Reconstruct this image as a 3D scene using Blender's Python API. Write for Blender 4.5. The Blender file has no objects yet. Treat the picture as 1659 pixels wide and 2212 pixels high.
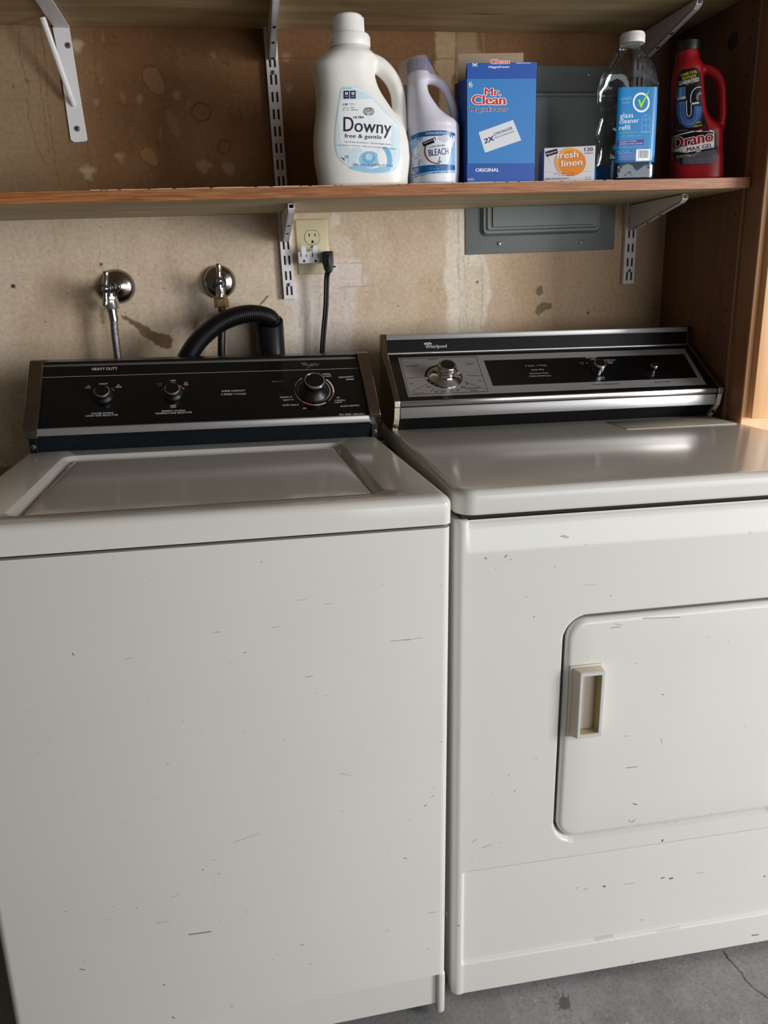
import bpy, bmesh, math, random
import numpy as np
from mathutils import Matrix, Vector
from mathutils.bvhtree import BVHTree
PI = math.pi
random.seed(4)
S = bpy.context.scene
C = S.collection

# ------------------------------------------------------------------ camera
CAM = Vector((0.52287, -1.75075, 1.22027)); FPX = 1616.45
def RX(a): return Matrix.Rotation(math.radians(a), 3, 'X')
def RY(a): return Matrix.Rotation(math.radians(a), 3, 'Y')
def RZ(a): return Matrix.Rotation(math.radians(a), 3, 'Z')
MC = RZ(-10.24197) @ RX(-17.17021) @ RY(2.41333)
cam_data = bpy.data.cameras.new('camera'); cam = bpy.data.objects.new('camera', cam_data); C.objects.link(cam)
cam.matrix_world = Matrix.Translation(CAM) @ (MC @ RX(90)).to_4x4()
cam_data.sensor_fit = 'VERTICAL'; cam_data.sensor_height = 24.0; cam_data.sensor_width = 18.0
cam_data.lens = FPX * 24.0 / 2212.0
cam_data.clip_start = 0.05
S.camera = cam

# ------------------------------------------------------------------ light
S.view_settings.view_transform = 'Standard'; S.view_settings.look = 'None'
S.view_settings.exposure = -0.27; S.view_settings.gamma = 1.0; S.view_settings.use_curve_mapping = False
world = bpy.data.worlds.new('sky'); S.world = world; world.use_nodes = True
bg = world.node_tree.nodes['Background']; bg.inputs[0].default_value = (0.86, 0.92, 1.0, 1); bg.inputs[1].default_value = 0.05
def area(name, loc, target, sx, sy, power, col):
    l = bpy.data.lights.new(name, 'AREA'); l.shape = 'RECTANGLE'; l.size = sx; l.size_y = sy; l.energy = power; l.color = col
    o = bpy.data.objects.new(name, l); C.objects.link(o); o.location = loc
    o.rotation_euler = (Vector(target) - Vector(loc)).to_track_quat('-Z', 'Y').to_euler()
    return o
area('side_opening_daylight', (3.9, -2.6, 1.25), (0.6, -0.3, 1.05), 0.9, 1.7, 140, (1.0, 0.99, 0.97))
area('garage_door_daylight', (3.0, -4.7, 1.05), (0.7, -0.5, 0.9), 2.8, 1.9, 80, (0.97, 0.99, 1.0))
S.cycles.use_denoising = True
S.cycles.max_bounces = 8; S.cycles.transmission_bounces = 8; S.cycles.transparent_max_bounces = 16
S.cycles.caustics_reflective = False; S.cycles.caustics_refractive = False

# ------------------------------------------------------------------ frames: pixel of the photograph -> point on a plane of a thing's own frame
WORLD = (Matrix.Identity(3), Vector((0, 0, 0)))
FW = (RZ(1.2011) @ RY(1.9611) @ RX(-1.41343), Vector((0.76388, -0.80452, 0)))
FD = (RZ(-1.03026) @ RY(1.4043) @ RX(-0.98955), Vector((0.78424, -0.77822, 0)))
def P(u, v, ax=1, val=0.0, F=WORLD):
    d = MC @ Vector(((u - 829.5) / FPX, 1, -(v - 1106) / FPX))
    Rt = F[0].transposed(); d = Rt @ d; c = Rt @ (CAM - F[1])
    t = (val - c[ax]) / d[ax]
    return c + t * d
def sub(F, R, T): return (F[0] @ R, F[1] + F[0] @ Vector(T))

# ------------------------------------------------------------------ materials
def lin(c):
    return tuple((x / 12.92 if x <= 0.04045 else ((x + 0.055) / 1.055) ** 2.4) for x in [k / 255 for k in c]) + (1,)
def M_(name, rgb, rough=0.5, metal=0.0, coat=0.0, noise=0.0, nscale=40, bump=0.0, bscale=60, trans=0.0, ior=1.45, alpha=1.0, sss=0.0, nstretch=(1, 1, 1)):
    m = bpy.data.materials.new(name); m.use_nodes = True; nt = m.node_tree; b = nt.nodes['Principled BSDF']
    c = lin(rgb); b.inputs['Base Color'].default_value = c
    b.inputs['Roughness'].default_value = rough; b.inputs['Metallic'].default_value = metal
    b.inputs['Coat Weight'].default_value = coat; b.inputs['Coat Roughness'].default_value = 0.08
    b.inputs['Transmission Weight'].default_value = trans; b.inputs['IOR'].default_value = ior; b.inputs['Alpha'].default_value = alpha
    if sss:
        b.inputs['Subsurface Weight'].default_value = sss; b.inputs['Subsurface Radius'].default_value = (0.01, 0.01, 0.01)
    if noise or bump:
        tc = nt.nodes.new('ShaderNodeTexCoord'); mp = nt.nodes.new('ShaderNodeMapping'); mp.inputs['Scale'].default_value = nstretch
        nt.links.new(tc.outputs['Object'], mp.inputs[0])
    if noise:
        n = nt.nodes.new('ShaderNodeTexNoise'); n.inputs['Scale'].default_value = nscale; n.inputs['Detail'].default_value = 6
        nt.links.new(mp.outputs[0], n.inputs[0])
        r = nt.nodes.new('ShaderNodeValToRGB'); r.color_ramp.elements[0].position = 0.3; r.color_ramp.elements[1].position = 0.7
        r.color_ramp.elements[0].color = tuple(x * (1 - noise) for x in c[:3]) + (1,)
        r.color_ramp.elements[1].color = tuple(min(1, x * (1 + noise)) for x in c[:3]) + (1,)
        nt.links.new(n.outputs[0], r.inputs[0]); nt.links.new(r.outputs[0], b.inputs['Base Color'])
    if bump:
        n2 = nt.nodes.new('ShaderNodeTexNoise'); n2.inputs['Scale'].default_value = bscale; n2.inputs['Detail'].default_value = 4
        nt.links.new(mp.outputs[0], n2.inputs[0]); bp_ = nt.nodes.new('ShaderNodeBump'); bp_.inputs['Strength'].default_value = bump; bp_.inputs['Distance'].default_value = 0.002
        nt.links.new(n2.outputs[0], bp_.inputs['Height']); nt.links.new(bp_.outputs[0], b.inputs['Normal'])
    return m
def wood(name, c1, c2, rough=0.5, scale=(2, 40, 40), nscale=3, coat=0.0, c3=None, dark=None):
    m = bpy.data.materials.new(name); m.use_nodes = True; nt = m.node_tree; b = nt.nodes['Principled BSDF']
    b.inputs['Roughness'].default_value = rough; b.inputs['Coat Weight'].default_value = coat
    tc = nt.nodes.new('ShaderNodeTexCoord'); mp = nt.nodes.new('ShaderNodeMapping'); mp.inputs['Scale'].default_value = scale
    n = nt.nodes.new('ShaderNodeTexNoise'); n.inputs['Scale'].default_value = nscale; n.inputs['Detail'].default_value = 8; n.inputs['Distortion'].default_value = 0.6
    r = nt.nodes.new('ShaderNodeValToRGB'); r.color_ramp.elements[0].position = 0.32; r.color_ramp.elements[1].position = 0.68
    r.color_ramp.elements[0].color = lin(c1); r.color_ramp.elements[1].color = lin(c2)
    if c3:
        e = r.color_ramp.elements.new(0.5); e.color = lin(c3)
    nt.links.new(tc.outputs['Object'], mp.inputs[0]); nt.links.new(mp.outputs[0], n.inputs[0]); nt.links.new(n.outputs[0], r.inputs[0])
    out = r.outputs[0]
    n3 = nt.nodes.new('ShaderNodeTexNoise'); n3.inputs['Scale'].default_value = 5; nt.links.new(tc.outputs['Object'], n3.inputs[0])
    mx = nt.nodes.new('ShaderNodeMix'); mx.data_type = 'RGBA'; mx.blend_type = 'MULTIPLY'; mx.inputs[0].default_value = 0.35
    nt.links.new(out, mx.inputs[6]); nt.links.new(n3.outputs[0], mx.inputs[7]); out = mx.outputs[2]
    if dark:   # a few dark grain slits
        mp2 = nt.nodes.new('ShaderNodeMapping'); mp2.inputs['Scale'].default_value = dark[1]
        n4 = nt.nodes.new('ShaderNodeTexNoise'); n4.inputs['Scale'].default_value = 2.2; n4.inputs['Detail'].default_value = 3
        nt.links.new(tc.outputs['Object'], mp2.inputs[0]); nt.links.new(mp2.outputs[0], n4.inputs[0])
        r4 = nt.nodes.new('ShaderNodeValToRGB'); r4.color_ramp.elements[0].position = 0.27; r4.color_ramp.elements[1].position = 0.31
        nt.links.new(n4.outputs[0], r4.inputs[0])
        m4 = nt.nodes.new('ShaderNodeMix'); m4.data_type = 'RGBA'
        nt.links.new(r4.outputs[0], m4.inputs[0]); m4.inputs[6].default_value = lin(dark[0]); nt.links.new(out, m4.inputs[7]); out = m4.outputs[2]
    nt.links.new(out, b.inputs['Base Color'])
    bp_ = nt.nodes.new('ShaderNodeBump'); bp_.inputs['Strength'].default_value = 0.15; bp_.inputs['Distance'].default_value = 0.001
    nt.links.new(n.outputs[0], bp_.inputs['Height']); nt.links.new(bp_.outputs[0], b.inputs['Normal'])
    return m
def vcol(name, rough, attr='paint', noise=0.12, nscale=120, bump=0.25, stretch=(1, 1, 1)):
    m = bpy.data.materials.new(name); m.use_nodes = True; nt = m.node_tree; b = nt.nodes['Principled BSDF']
    b.inputs['Roughness'].default_value = rough; b.inputs['Specular IOR Level'].default_value = 0.3
    a = nt.nodes.new('ShaderNodeAttribute'); a.attribute_name = attr
    tc = nt.nodes.new('ShaderNodeTexCoord'); mp = nt.nodes.new('ShaderNodeMapping'); mp.inputs['Scale'].default_value = stretch
    n = nt.nodes.new('ShaderNodeTexNoise'); n.inputs['Scale'].default_value = nscale; n.inputs['Detail'].default_value = 5
    nt.links.new(tc.outputs['Object'], mp.inputs[0]); nt.links.new(mp.outputs[0], n.inputs[0])
    mr = nt.nodes.new('ShaderNodeMapRange'); mr.inputs[1].default_value = 0.3; mr.inputs[2].default_value = 0.7; mr.inputs[3].default_value = 1 - noise; mr.inputs[4].default_value = 1 + noise
    nt.links.new(n.outputs[0], mr.inputs[0])
    mx = nt.nodes.new('ShaderNodeMix'); mx.data_type = 'RGBA'; mx.blend_type = 'MULTIPLY'; mx.inputs[0].default_value = 1
    nt.links.new(a.outputs['Color'], mx.inputs[6]); nt.links.new(mr.outputs[0], mx.inputs[7]); nt.links.new(mx.outputs[2], b.inputs['Base Color'])
    bp_ = nt.nodes.new('ShaderNodeBump'); bp_.inputs['Strength'].default_value = bump; bp_.inputs['Distance'].default_value = 0.001
    nt.links.new(n.outputs[0], bp_.inputs['Height']); nt.links.new(bp_.outputs[0], b.inputs['Normal'])
    return m
wall_m = vcol('worn_wallboard', 0.9)
floor_m = vcol('concrete', 0.8, noise=0.12, nscale=160, bump=0.4)
side_wall_m = M_('garage_side', (96, 88, 78), 0.9, noise=0.05)
ceil_m = M_('garage_ceiling', (120, 114, 105), 0.9)
enamel = M_('bisque_enamel', (214, 212, 206), 0.14, coat=0.0, noise=0.015, nscale=5)
enamel_d = M_('bisque_enamel_dryer', (218, 217, 212), 0.14, coat=0.0, noise=0.012, nscale=5)
grime = M_('grime', (160, 153, 142), 0.6)
scuff = M_('dark_scuff', (112, 106, 100), 0.6)
scuff2 = M_('faint_scuff', (184, 180, 172), 0.6)
gapm = M_('seam_shadow_gap', (40, 34, 30), 0.8)
black_gloss = M_('black_panel', (9, 10, 14), 0.22, coat=0.3, bump=0.05, bscale=900, nstretch=(0.01, 1, 1))
navy = M_('dark_navy_metal', (18, 26, 34), 0.3)
black_m = M_('black_enamel', (15, 17, 17), 0.3)
alu = M_('brushed_aluminium', (168, 166, 168), 0.38, metal=0.5, noise=0.04, nscale=80, nstretch=(0.05, 1, 1))
alu_trim = M_('bright_trim', (200, 196, 194), 0.2, metal=0.9)
chrome = M_('chrome', (200, 198, 198), 0.1, metal=1.0)
chrome_dull = M_('dull_chrome', (150, 145, 140), 0.22, metal=1.0, noise=0.12, nscale=90)
bronze = M_('brown_end_cap', (112, 98, 86), 0.16, metal=0.85)
cream = M_('cream_plastic', (222, 214, 192), 0.4)
brass = M_('old_brass', (150, 130, 90), 0.35, metal=0.9, noise=0.2, nscale=200)
rust = M_('rusty_fitting', (110, 85, 72), 0.6, metal=0.4, noise=0.2, nscale=200)
rubber = M_('black_rubber', (17, 17, 19), 0.38)
abs_m = M_('black_pipe_plastic', (14, 15, 20), 0.3, noise=0.2, nscale=30)
shelf_edge = wood('oak_shelf_edge', (140, 78, 34), (190, 128, 76), 0.5, scale=(5, 130, 130), nscale=3)
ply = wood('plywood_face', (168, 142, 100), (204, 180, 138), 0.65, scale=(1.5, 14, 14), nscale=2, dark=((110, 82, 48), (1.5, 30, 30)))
ply_low_lit = wood('plywood_face_pale_lit', (192, 172, 136), (220, 204, 170), 0.65, scale=(1.5, 14, 14), nscale=2, dark=((120, 92, 58), (1.5, 30, 30)))  # greyish lower board, bounce light from the machine tops put into its colour
cab_edge_pale = M_('old_pale_paint', (205, 190, 170), .8)
cab_side = wood('cabinet_side_ply', (118, 80, 54), (132, 94, 66), 0.55, scale=(14, 14, 2), nscale=2)
cab_edge = wood('cabinet_edge_strip', (158, 128, 100), (176, 146, 116), 0.5, scale=(14, 14, 2), nscale=2)
cab_face = wood('maple_cabinet_front', (236, 176, 122), (248, 200, 150), 0.38, scale=(20, 20, 1.5), nscale=2, coat=0.2)
white_metal = M_('white_powder_coat', (226, 224, 228), 0.4)
slot_m = M_('slot_dark', (25, 20, 18), 0.8)
grey_panel = M_('grey_panel_paint', (112, 118, 117), 0.42, noise=0.03)
ivory = M_('ivory_plate', (206, 196, 160), 0.35)
white_pl = M_('white_plastic', (222, 222, 228), 0.4)
screw_m = M_('steel_screw', (150, 148, 146), 0.35, metal=0.6)
braid = M_('braided_steel', (118, 118, 122), 0.3, metal=0.9, noise=0.3, nscale=600, bump=0.6, bscale=500)
paper_torn = M_('torn_paper', (196, 180, 158), 0.9)
bott_white = M_('white_bottle', (236, 234, 230), 0.35, sss=0.1, noise=0.02, nscale=12)
bott_bleach = M_('pale_bottle', (214, 212, 226), 0.35, sss=0.1)
cap_blue = M_('blue_cap', (62, 74, 128), 0.4)
cup_m = M_('frosted_cup', (205, 190, 190), 0.35, alpha=0.28)
red_m = M_('red_bottle', (150, 16, 26), 0.35)
cap_black = M_('black_cap', (20, 22, 22), 0.4)
cap_white = M_('white_cap', (232, 230, 230), 0.4)
clear_m = M_('clear_plastic', (240, 245, 248), 0.05, trans=1.0, ior=1.12)
liquid_m = M_('dark_blue_liquid', (6, 60, 105), 0.1, trans=0.6, ior=1.33)
def shell_mat():
    m = bpy.data.materials.new('clear_shell'); m.use_nodes = True; nt = m.node_tree; nt.nodes.remove(nt.nodes['Principled BSDF'])
    tr = nt.nodes.new('ShaderNodeBsdfTransparent'); tr.inputs[0].default_value = (.90, .93, .93, 1)
    gl = nt.nodes.new('ShaderNodeBsdfGlossy'); gl.inputs['Roughness'].default_value = .06; gl.inputs[0].default_value = (.9, .93, .95, 1)
    lw = nt.nodes.new('ShaderNodeLayerWeight'); lw.inputs[0].default_value = .25
    mp = nt.nodes.new('ShaderNodeMath'); mp.operation = 'MULTIPLY_ADD'; mp.inputs[1].default_value = .75; mp.inputs[2].default_value = .03
    n = nt.nodes.new('ShaderNodeTexNoise'); n.inputs['Scale'].default_value = 30; tc = nt.nodes.new('ShaderNodeTexCoord'); nt.links.new(tc.outputs['Object'], n.inputs[0])
    bp_ = nt.nodes.new('ShaderNodeBump'); bp_.inputs['Strength'].default_value = .5; bp_.inputs['Distance'].default_value = .004; nt.links.new(n.outputs[0], bp_.inputs['Height'])
    nt.links.new(bp_.outputs[0], gl.inputs['Normal']); nt.links.new(lw.outputs['Fresnel'], mp.inputs[0])
    mx = nt.nodes.new('ShaderNodeMixShader'); nt.links.new(mp.outputs[0], mx.inputs[0]); nt.links.new(tr.outputs[0], mx.inputs[1]); nt.links.new(gl.outputs[0], mx.inputs[2])
    nt.links.new(mx.outputs[0], nt.nodes['Material Output'].inputs[0]); return m
shell_m = shell_mat()
def flat(name, rgb, rough=0.5): return M_(name, rgb, rough)
INK = {}
def ink(rgb, rough=0.5):
    k = tuple(rgb) + (rough,)
    if k not in INK: INK[k] = M_('ink_%02x%02x%02x' % tuple(rgb), rgb, rough)
    return INK[k]

# ------------------------------------------------------------------ object helpers
def obj(name, bm, mats, parent=None, smooth=None, kind=None):
    me = bpy.data.meshes.new(name); bm.normal_update(); bm.to_mesh(me); bm.free()
    if not isinstance(mats, (list, tuple)): mats = [mats]
    for m in mats: me.materials.append(m)
    if smooth is not None:
        me.shade_smooth(); me.set_sharp_from_angle(angle=math.radians(smooth))
    o = bpy.data.objects.new(name, me); C.objects.link(o)
    if parent is not None: o.parent = parent
    if kind: o['kind'] = kind
    return o
def tag(o, label, cat, group=None):
    o['label'] = label; o['category'] = cat
    if group: o['group'] = group
    return o
def thing(name, label, cat, F=WORLD, loc=None, group=None):
    o = bpy.data.objects.new(name, None); C.objects.link(o); o.empty_display_size = 0.05
    R, T = F
    if loc is not None: T = T + R @ Vector(loc)
    o.matrix_world = Matrix.Translation(T) @ R.to_4x4()
    return tag(o, label, cat, group)
def put(bm, src, mat=None, mi=0):
    """append bmesh src to bm"""
    if mat is not None: bmesh.ops.transform(src, matrix=mat, verts=src.verts)
    vm = {v: bm.verts.new(v.co) for v in src.verts}
    for f in src.faces:
        try: nf = bm.faces.new([vm[v] for v in f.verts])
        except ValueError: continue
        nf.material_index = mi if mi is not None else f.material_index
        nf.smooth = f.smooth
    src.free()
def rbox(bm, x0, x1, y0, y1, z0, z1, r=0.0, seg=2, mi=0, mat=None, edges=None):
    b = bmesh.new(); bmesh.ops.create_cube(b, size=1)
    for v in b.verts: v.co = Vector(((x0 + x1) / 2 + v.co.x * (x1 - x0), (y0 + y1) / 2 + v.co.y * (y1 - y0), (z0 + z1) / 2 + v.co.z * (z1 - z0)))
    if r > 0:
        es = [e for e in b.edges if edges is None or edges(e)]
        bmesh.ops.bevel(b, geom=es, offset=r, segments=seg, profile=0.5, affect='EDGES')
    put(bm, b, mat, mi)
def prism(bm, pts, a, b_, ax='y', mi=0, r=0.0, mat=None, seg=2):
    """polygon pts (2-D) extruded from a to b_ along ax. ax y: pts are (x,z); x: (y,z); z: (x,y)"""
    b = bmesh.new()
    def co(p, t): return Vector((p[0], t, p[1])) if ax == 'y' else Vector((t, p[0], p[1])) if ax == 'x' else Vector((p[0], p[1], t))
    v0 = [b.verts.new(co(p, a)) for p in pts]; v1 = [b.verts.new(co(p, b_)) for p in pts]; n = len(pts)
    b.faces.new(v0); b.faces.new(v1[::-1])
    for i in range(n): b.faces.new((v0[i], v1[i], v1[(i + 1) % n], v0[(i + 1) % n]))
    bmesh.ops.recalc_face_normals(b, faces=b.faces)
    if r > 0:
        es = [e for e in b.edges if e.calc_face_angle(0) > 0.5]
        bmesh.ops.bevel(b, geom=es, offset=r, segments=seg, profile=0.5, affect='EDGES')
    put(bm, b, mat, mi)
def rrect(x0, x1, z0, z1, r, n=6):
    out = []
    for cx, cz, a0 in ((x1 - r, z1 - r, 0), (x0 + r, z1 - r, 90), (x0 + r, z0 + r, 180), (x1 - r, z0 + r, 270)):
        for k in range(n + 1):
            a = math.radians(a0 + 90 * k / n); out.append((cx + r * math.cos(a), cz + r * math.sin(a)))
    return out
def smoothpath(pts, n=8, closed=False):
    P_ = [Vector(p) for p in pts]; out = []; m = len(P_)
    rng = range(m) if closed else range(m - 1)
    for i in rng:
        p0 = P_[(i - 1) % m] if closed or i > 0 else P_[0]; p1 = P_[i]; p2 = P_[(i + 1) % m]; p3 = P_[(i + 2) % m] if closed or i + 2 < m else P_[-1]
        for k in range(n):
            t = k / n
            out.append(0.5 * ((2 * p1) + (-p0 + p2) * t + (2 * p0 - 5 * p1 + 4 * p2 - p3) * t * t + (-p0 + 3 * p1 - 3 * p2 + p3) * t ** 3))
    if not closed: out.append(P_[-1])
    return out
def tube(bm, path, r, n=12, cap=True, mi=0, squash=None):
    """r: number or function of index fraction; squash: (ry scale)"""
    P_ = [Vector(p) for p in path]; m = len(P_); rings = []
    t0 = (P_[1] - P_[0]).normalized(); up = Vector((0, 1, 0)) if abs(t0.y) < 0.9 else Vector((1, 0, 0))
    for i in range(m):
        t = (P_[min(i + 1, m - 1)] - P_[max(i - 1, 0)]).normalized()
        b = t.cross(up)
        if b.length < 1e-6: b = Vector((1, 0, 0))
        b.normalize(); up = b.cross(t).normalized()
        rr = r(i / (m - 1)) if callable(r) else r
        sq = squash or 1.0
        rings.append([bm.verts.new(P_[i] + rr * (math.cos(2 * PI * k / n) * b + sq * math.sin(2 * PI * k / n) * up)) for k in range(n)])
    for i in range(m - 1):
        for k in range(n):
            f = bm.faces.new((rings[i][k], rings[i][(k + 1) % n], rings[i + 1][(k + 1) % n], rings[i + 1][k])); f.material_index = mi
    if cap:
        f = bm.faces.new(rings[0][::-1]); f.material_index = mi
        f = bm.faces.new(rings[-1]); f.material_index = mi
def lathe(bm, prof, mat=None, n=32, mi=0, cap=True):
    """profile (r, z) around z"""
    b = bmesh.new(); rings = []
    for r, z in prof: rings.append([b.verts.new((r * math.cos(2 * PI * k / n), r * math.sin(2 * PI * k / n), z)) for k in range(n)])
    for i in range(len(rings) - 1):
        for k in range(n): b.faces.new((rings[i][k], rings[i][(k + 1) % n], rings[i + 1][(k + 1) % n], rings[i + 1][k]))
    if cap: b.faces.new(rings[0][::-1]); b.faces.new(rings[-1])
    bmesh.ops.recalc_face_normals(b, faces=b.faces)
    put(bm, b, mat, mi)
def to(vec, direction=(0, 0, 1), spin=0):
    """matrix placing local z along direction at vec"""
    q = Vector((0, 0, 1)).rotation_difference(Vector(direction).normalized())
    return Matrix.Translation(Vector(vec)) @ q.to_matrix().to_4x4() @ Matrix.Rotation(spin, 4, 'Z')
FRONT = (0, -1, 0)
def screw(bm, x, z, y, r=0.0045, mi=0, mslot=1, ang=0.6, cross=True):
    m = to((x, y, z), FRONT)
    lathe(bm, [(r, -0.002), (r, 0.0008), (r * 0.75, 0.0022), (r * 0.1, 0.0028)], m, 16, mi)
    for a in ((ang, ang + PI / 2) if cross else (ang,)):
        mm = m @ Matrix.Rotation(a, 4, 'Z')
        rbox(bm, -r * 0.7, r * 0.7, -r * 0.13, r * 0.13, 0.0021, 0.0031, mi=mslot, mat=mm)

# ---- lettering -----------------------------------------------------
TXT = {}
def text2d(s, bold=0.0, res=3):
    k = (s, bold, res)
    if k not in TXT:
        cu = bpy.data.curves.new('t', 'FONT'); cu.body = s; cu.size = 1; cu.offset = bold; cu.resolution_u = res
        o = bpy.data.objects.new('t', cu); C.objects.link(o)
        dg = bpy.context.evaluated_depsgraph_get(); dg.update()
        me = bpy.data.meshes.new_from_object(o.evaluated_get(dg))
        vs = [(v.co.x, v.co.y) for v in me.vertices]; fs = [tuple(p.vertices) for p in me.polygons]
        bpy.data.objects.remove(o); bpy.data.curves.remove(cu); bpy.data.meshes.remove(me)
        a = np.array(vs) if vs else np.zeros((1, 2)); x0, x1 = a[:, 0].min(), a[:, 0].max()
        TXT[k] = (vs, fs, x0, x1, a[:, 1].min(), a[:, 1].max())
    return TXT[k]
class Ink:
    """marks lying on a surface of a thing: planar (y = val in frame F) or draped on a bvh in that frame"""
    def __init__(self, F, val, bvh=None, step=0.005, lift=0.0002, eps=None):
        if eps is None: eps = 0.0001 if bvh is not None else 0.00007
        self.F, self.val, self.bvh, self.step, self.lift, self.eps = F, val, bvh, step, lift, eps
        self.bm = bmesh.new(); self.mats = []; self.layer = 0
    def mi(self, m):
        if m not in self.mats: self.mats.append(m)
        return self.mats.index(m)
    def _add(self, pts3, faces, m, layer, cut=True):
        b = bmesh.new(); vs = [b.verts.new(p) for p in pts3]
        for f in faces:
            try: b.faces.new([vs[i] for i in f])
            except ValueError: pass
        if self.bvh is not None and cut:
            bmesh.ops.triangulate(b, faces=[f for f in b.faces if len(f.verts) > 4])
            for ax in (0, 2):
                lo = min(v.co[ax] for v in b.verts); hi = max(v.co[ax] for v in b.verts); k = int((hi - lo) / self.step)
                for i in range(1, k + 1):
                    nrm = Vector((1, 0, 0)) if ax == 0 else Vector((0, 0, 1)); p = nrm * (lo + i * (hi - lo) / (k + 1))
                    bmesh.ops.bisect_plane(b, geom=b.verts[:] + b.edges[:] + b.faces[:], plane_co=p, plane_no=nrm)
        off = self.lift + self.eps * layer
        for v in b.verts:
            y = self.val
            if self.bvh is not None:
                h = self.bvh.ray_cast(Vector((v.co.x, self.val - 0.5, v.co.z)), Vector((0, 1, 0)))
                if h[0] is not None: y = h[0].y
                else:
                    h = self.bvh.find_nearest(Vector((v.co.x, self.val, v.co.z)))
                    y = h[0].y; v.co.x = h[0].x; v.co.z = h[0].z
            v.co.y = y - off
        for f in b.faces:
            f.normal_update()
            if f.normal.y > 0: f.normal_flip()
        put(self.bm, b, None, self.mi(m))
    def p(self, u, v): return P(u, v, 1, self.val, self.F)
    def poly(self, pts, m, layer=0):
        self._add([self.p(*q) for q in pts], [tuple(range(len(pts)))], m, layer)
    def line(self, pts, w, m, layer=1):
        for a, b in zip(pts[:-1], pts[1:]):
            dx, dy = b[0] - a[0], b[1] - a[1]; L = math.hypot(dx, dy) or 1; nx, ny = -dy / L * w / 2, dx / L * w / 2
            self.poly([(a[0] + nx, a[1] + ny), (b[0] + nx, b[1] + ny), (b[0] - nx, b[1] - ny), (a[0] - nx, a[1] - ny)], m, layer)
    def ell(self, cx, cy, rx, ry, m, layer=0, n=32, rot=0, r0=0, a0=0, a1=2 * PI):
        def pt(a, k):
            x, y = k * rx * math.cos(a), k * ry * math.sin(a)
            return (cx + x * math.cos(rot) - y * math.sin(rot), cy + x * math.sin(rot) + y * math.cos(rot))
        if r0 == 0 and a1 - a0 > 6.2: self.poly([pt(2 * PI * k / n, 1) for k in range(n)], m, layer); return
        pts = []; fs = []
        for k in range(n + 1):
            a = a0 + (a1 - a0) * k / n; pts += [self.p(*pt(a, 1)), self.p(*pt(a, r0))]
            if k: fs.append((2 * k - 2, 2 * k, 2 * k + 1, 2 * k - 1))
        self._add(pts, fs, m, layer)
    def text(self, s, u0, v0, u1, v1, h, m, layer=1, bold=0.0, shear=0.0, cap=None, outline=None):
        """s between baseline ends (u0,v0)-(u1,v1) in the photograph, capital height h px"""
        vs, fs, x0, x1, y0, y1 = text2d(s)
        if not fs: return
        H = cap or 0.72; du, dv = u1 - u0, v1 - v0; L = math.hypot(du, dv)
        def draw(ox, oy, mm, ly):
            pts = []
            for x, y in vs:
                a = (x + ox - x0) / (x1 - x0); b = (y + oy) / H
                pts.append(self.p(u0 + a * du + dv / L * h * b + shear * h * b, v0 + a * dv - du / L * h * b))
            self._add(pts, fs, mm, ly)
        if outline:
            mo, k = outline
            for q in range(8): draw((k + bold) * math.cos(q * PI / 4), k * math.sin(q * PI / 4), mo, layer - 0.9 + q * .05)
        if bold > 0.003:
            for q, ox in enumerate((-bold, bold)): draw(ox, 0, m, layer + .08 * (q + 1))
        draw(0, 0, m, layer)
    def scribble(self, u0, v0, u1, v1, h, m, layer=1, seed=0, dens=0.8):
        """an unreadable line of tiny print"""
        rr = random.Random(seed); L = math.hypot(u1 - u0, v1 - v0); x = 0
        while x < L:
            w = min(rr.uniform(0.8, 2.2) * h * 0.7, L - x)
            if rr.random() < dens:
                a = x / L; b = (x + w * 0.8) / L; t = h * rr.uniform(0.45, 0.6)
                self.line([(u0 + a * (u1 - u0), v0 + a * (v1 - v0) - h / 2), (u0 + b * (u1 - u0), v0 + b * (v1 - v0) - h / 2)], t, m, layer)
            x += w
    def into(self, bm, mats):
        """merge into bm, whose material list is mats"""
        base = len(mats); mats += self.mats
        b = self.bm
        vm = {v: bm.verts.new(v.co) for v in b.verts}
        for f in b.faces:
            try: nf = bm.faces.new([vm[v] for v in f.verts]); nf.material_index = base + f.material_index
            except ValueError: pass
        b.free()
def bvh_of(bm): 
    b = bm.copy(); bmesh.ops.triangulate(b, faces=b.faces); t = BVHTree.FromBMesh(b); b.free(); return t

# ------------------------------------------------------------------ painted grids (stains and patches that belong to the surface)
def vnoise(x, z, sc, seed=0):
    def h(i, j):
        n = (i * 374761393 + j * 668265263 + seed * 1442695041) & 0x7fffffff
        n = ((n ^ (n >> 13)) * 1274126177) & 0x7fffffff
        return ((n ^ (n >> 16)) & 0xffff) / 65535.0
    X = x * sc + 1000; Z = z * sc + 1000; i = np.floor(X).astype(np.int64); j = np.floor(Z).astype(np.int64); fx = X - i; fz = Z - j
    fx = fx * fx * (3 - 2 * fx); fz = fz * fz * (3 - 2 * fz)
    return (h(i, j) * (1 - fx) + h(i + 1, j) * fx) * (1 - fz) + (h(i, j + 1) * (1 - fx) + h(i + 1, j + 1) * fx) * fz
def fbm(x, z, sc, seed=0): return (vnoise(x, z, sc, seed) * 0.5 + vnoise(x, z, sc * 2.1, seed + 1) * 0.3 + vnoise(x, z, sc * 4.3, seed + 2) * 0.2)
def segd(x, z, a, b):
    ax, az = a; bx, bz = b; dx, dz = bx - ax, bz - az; L = dx * dx + dz * dz + 1e-12
    t = np.clip(((x - ax) * dx + (z - az) * dz) / L, 0, 1)
    return np.hypot(x - ax - t * dx, z - az - t * dz)
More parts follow.
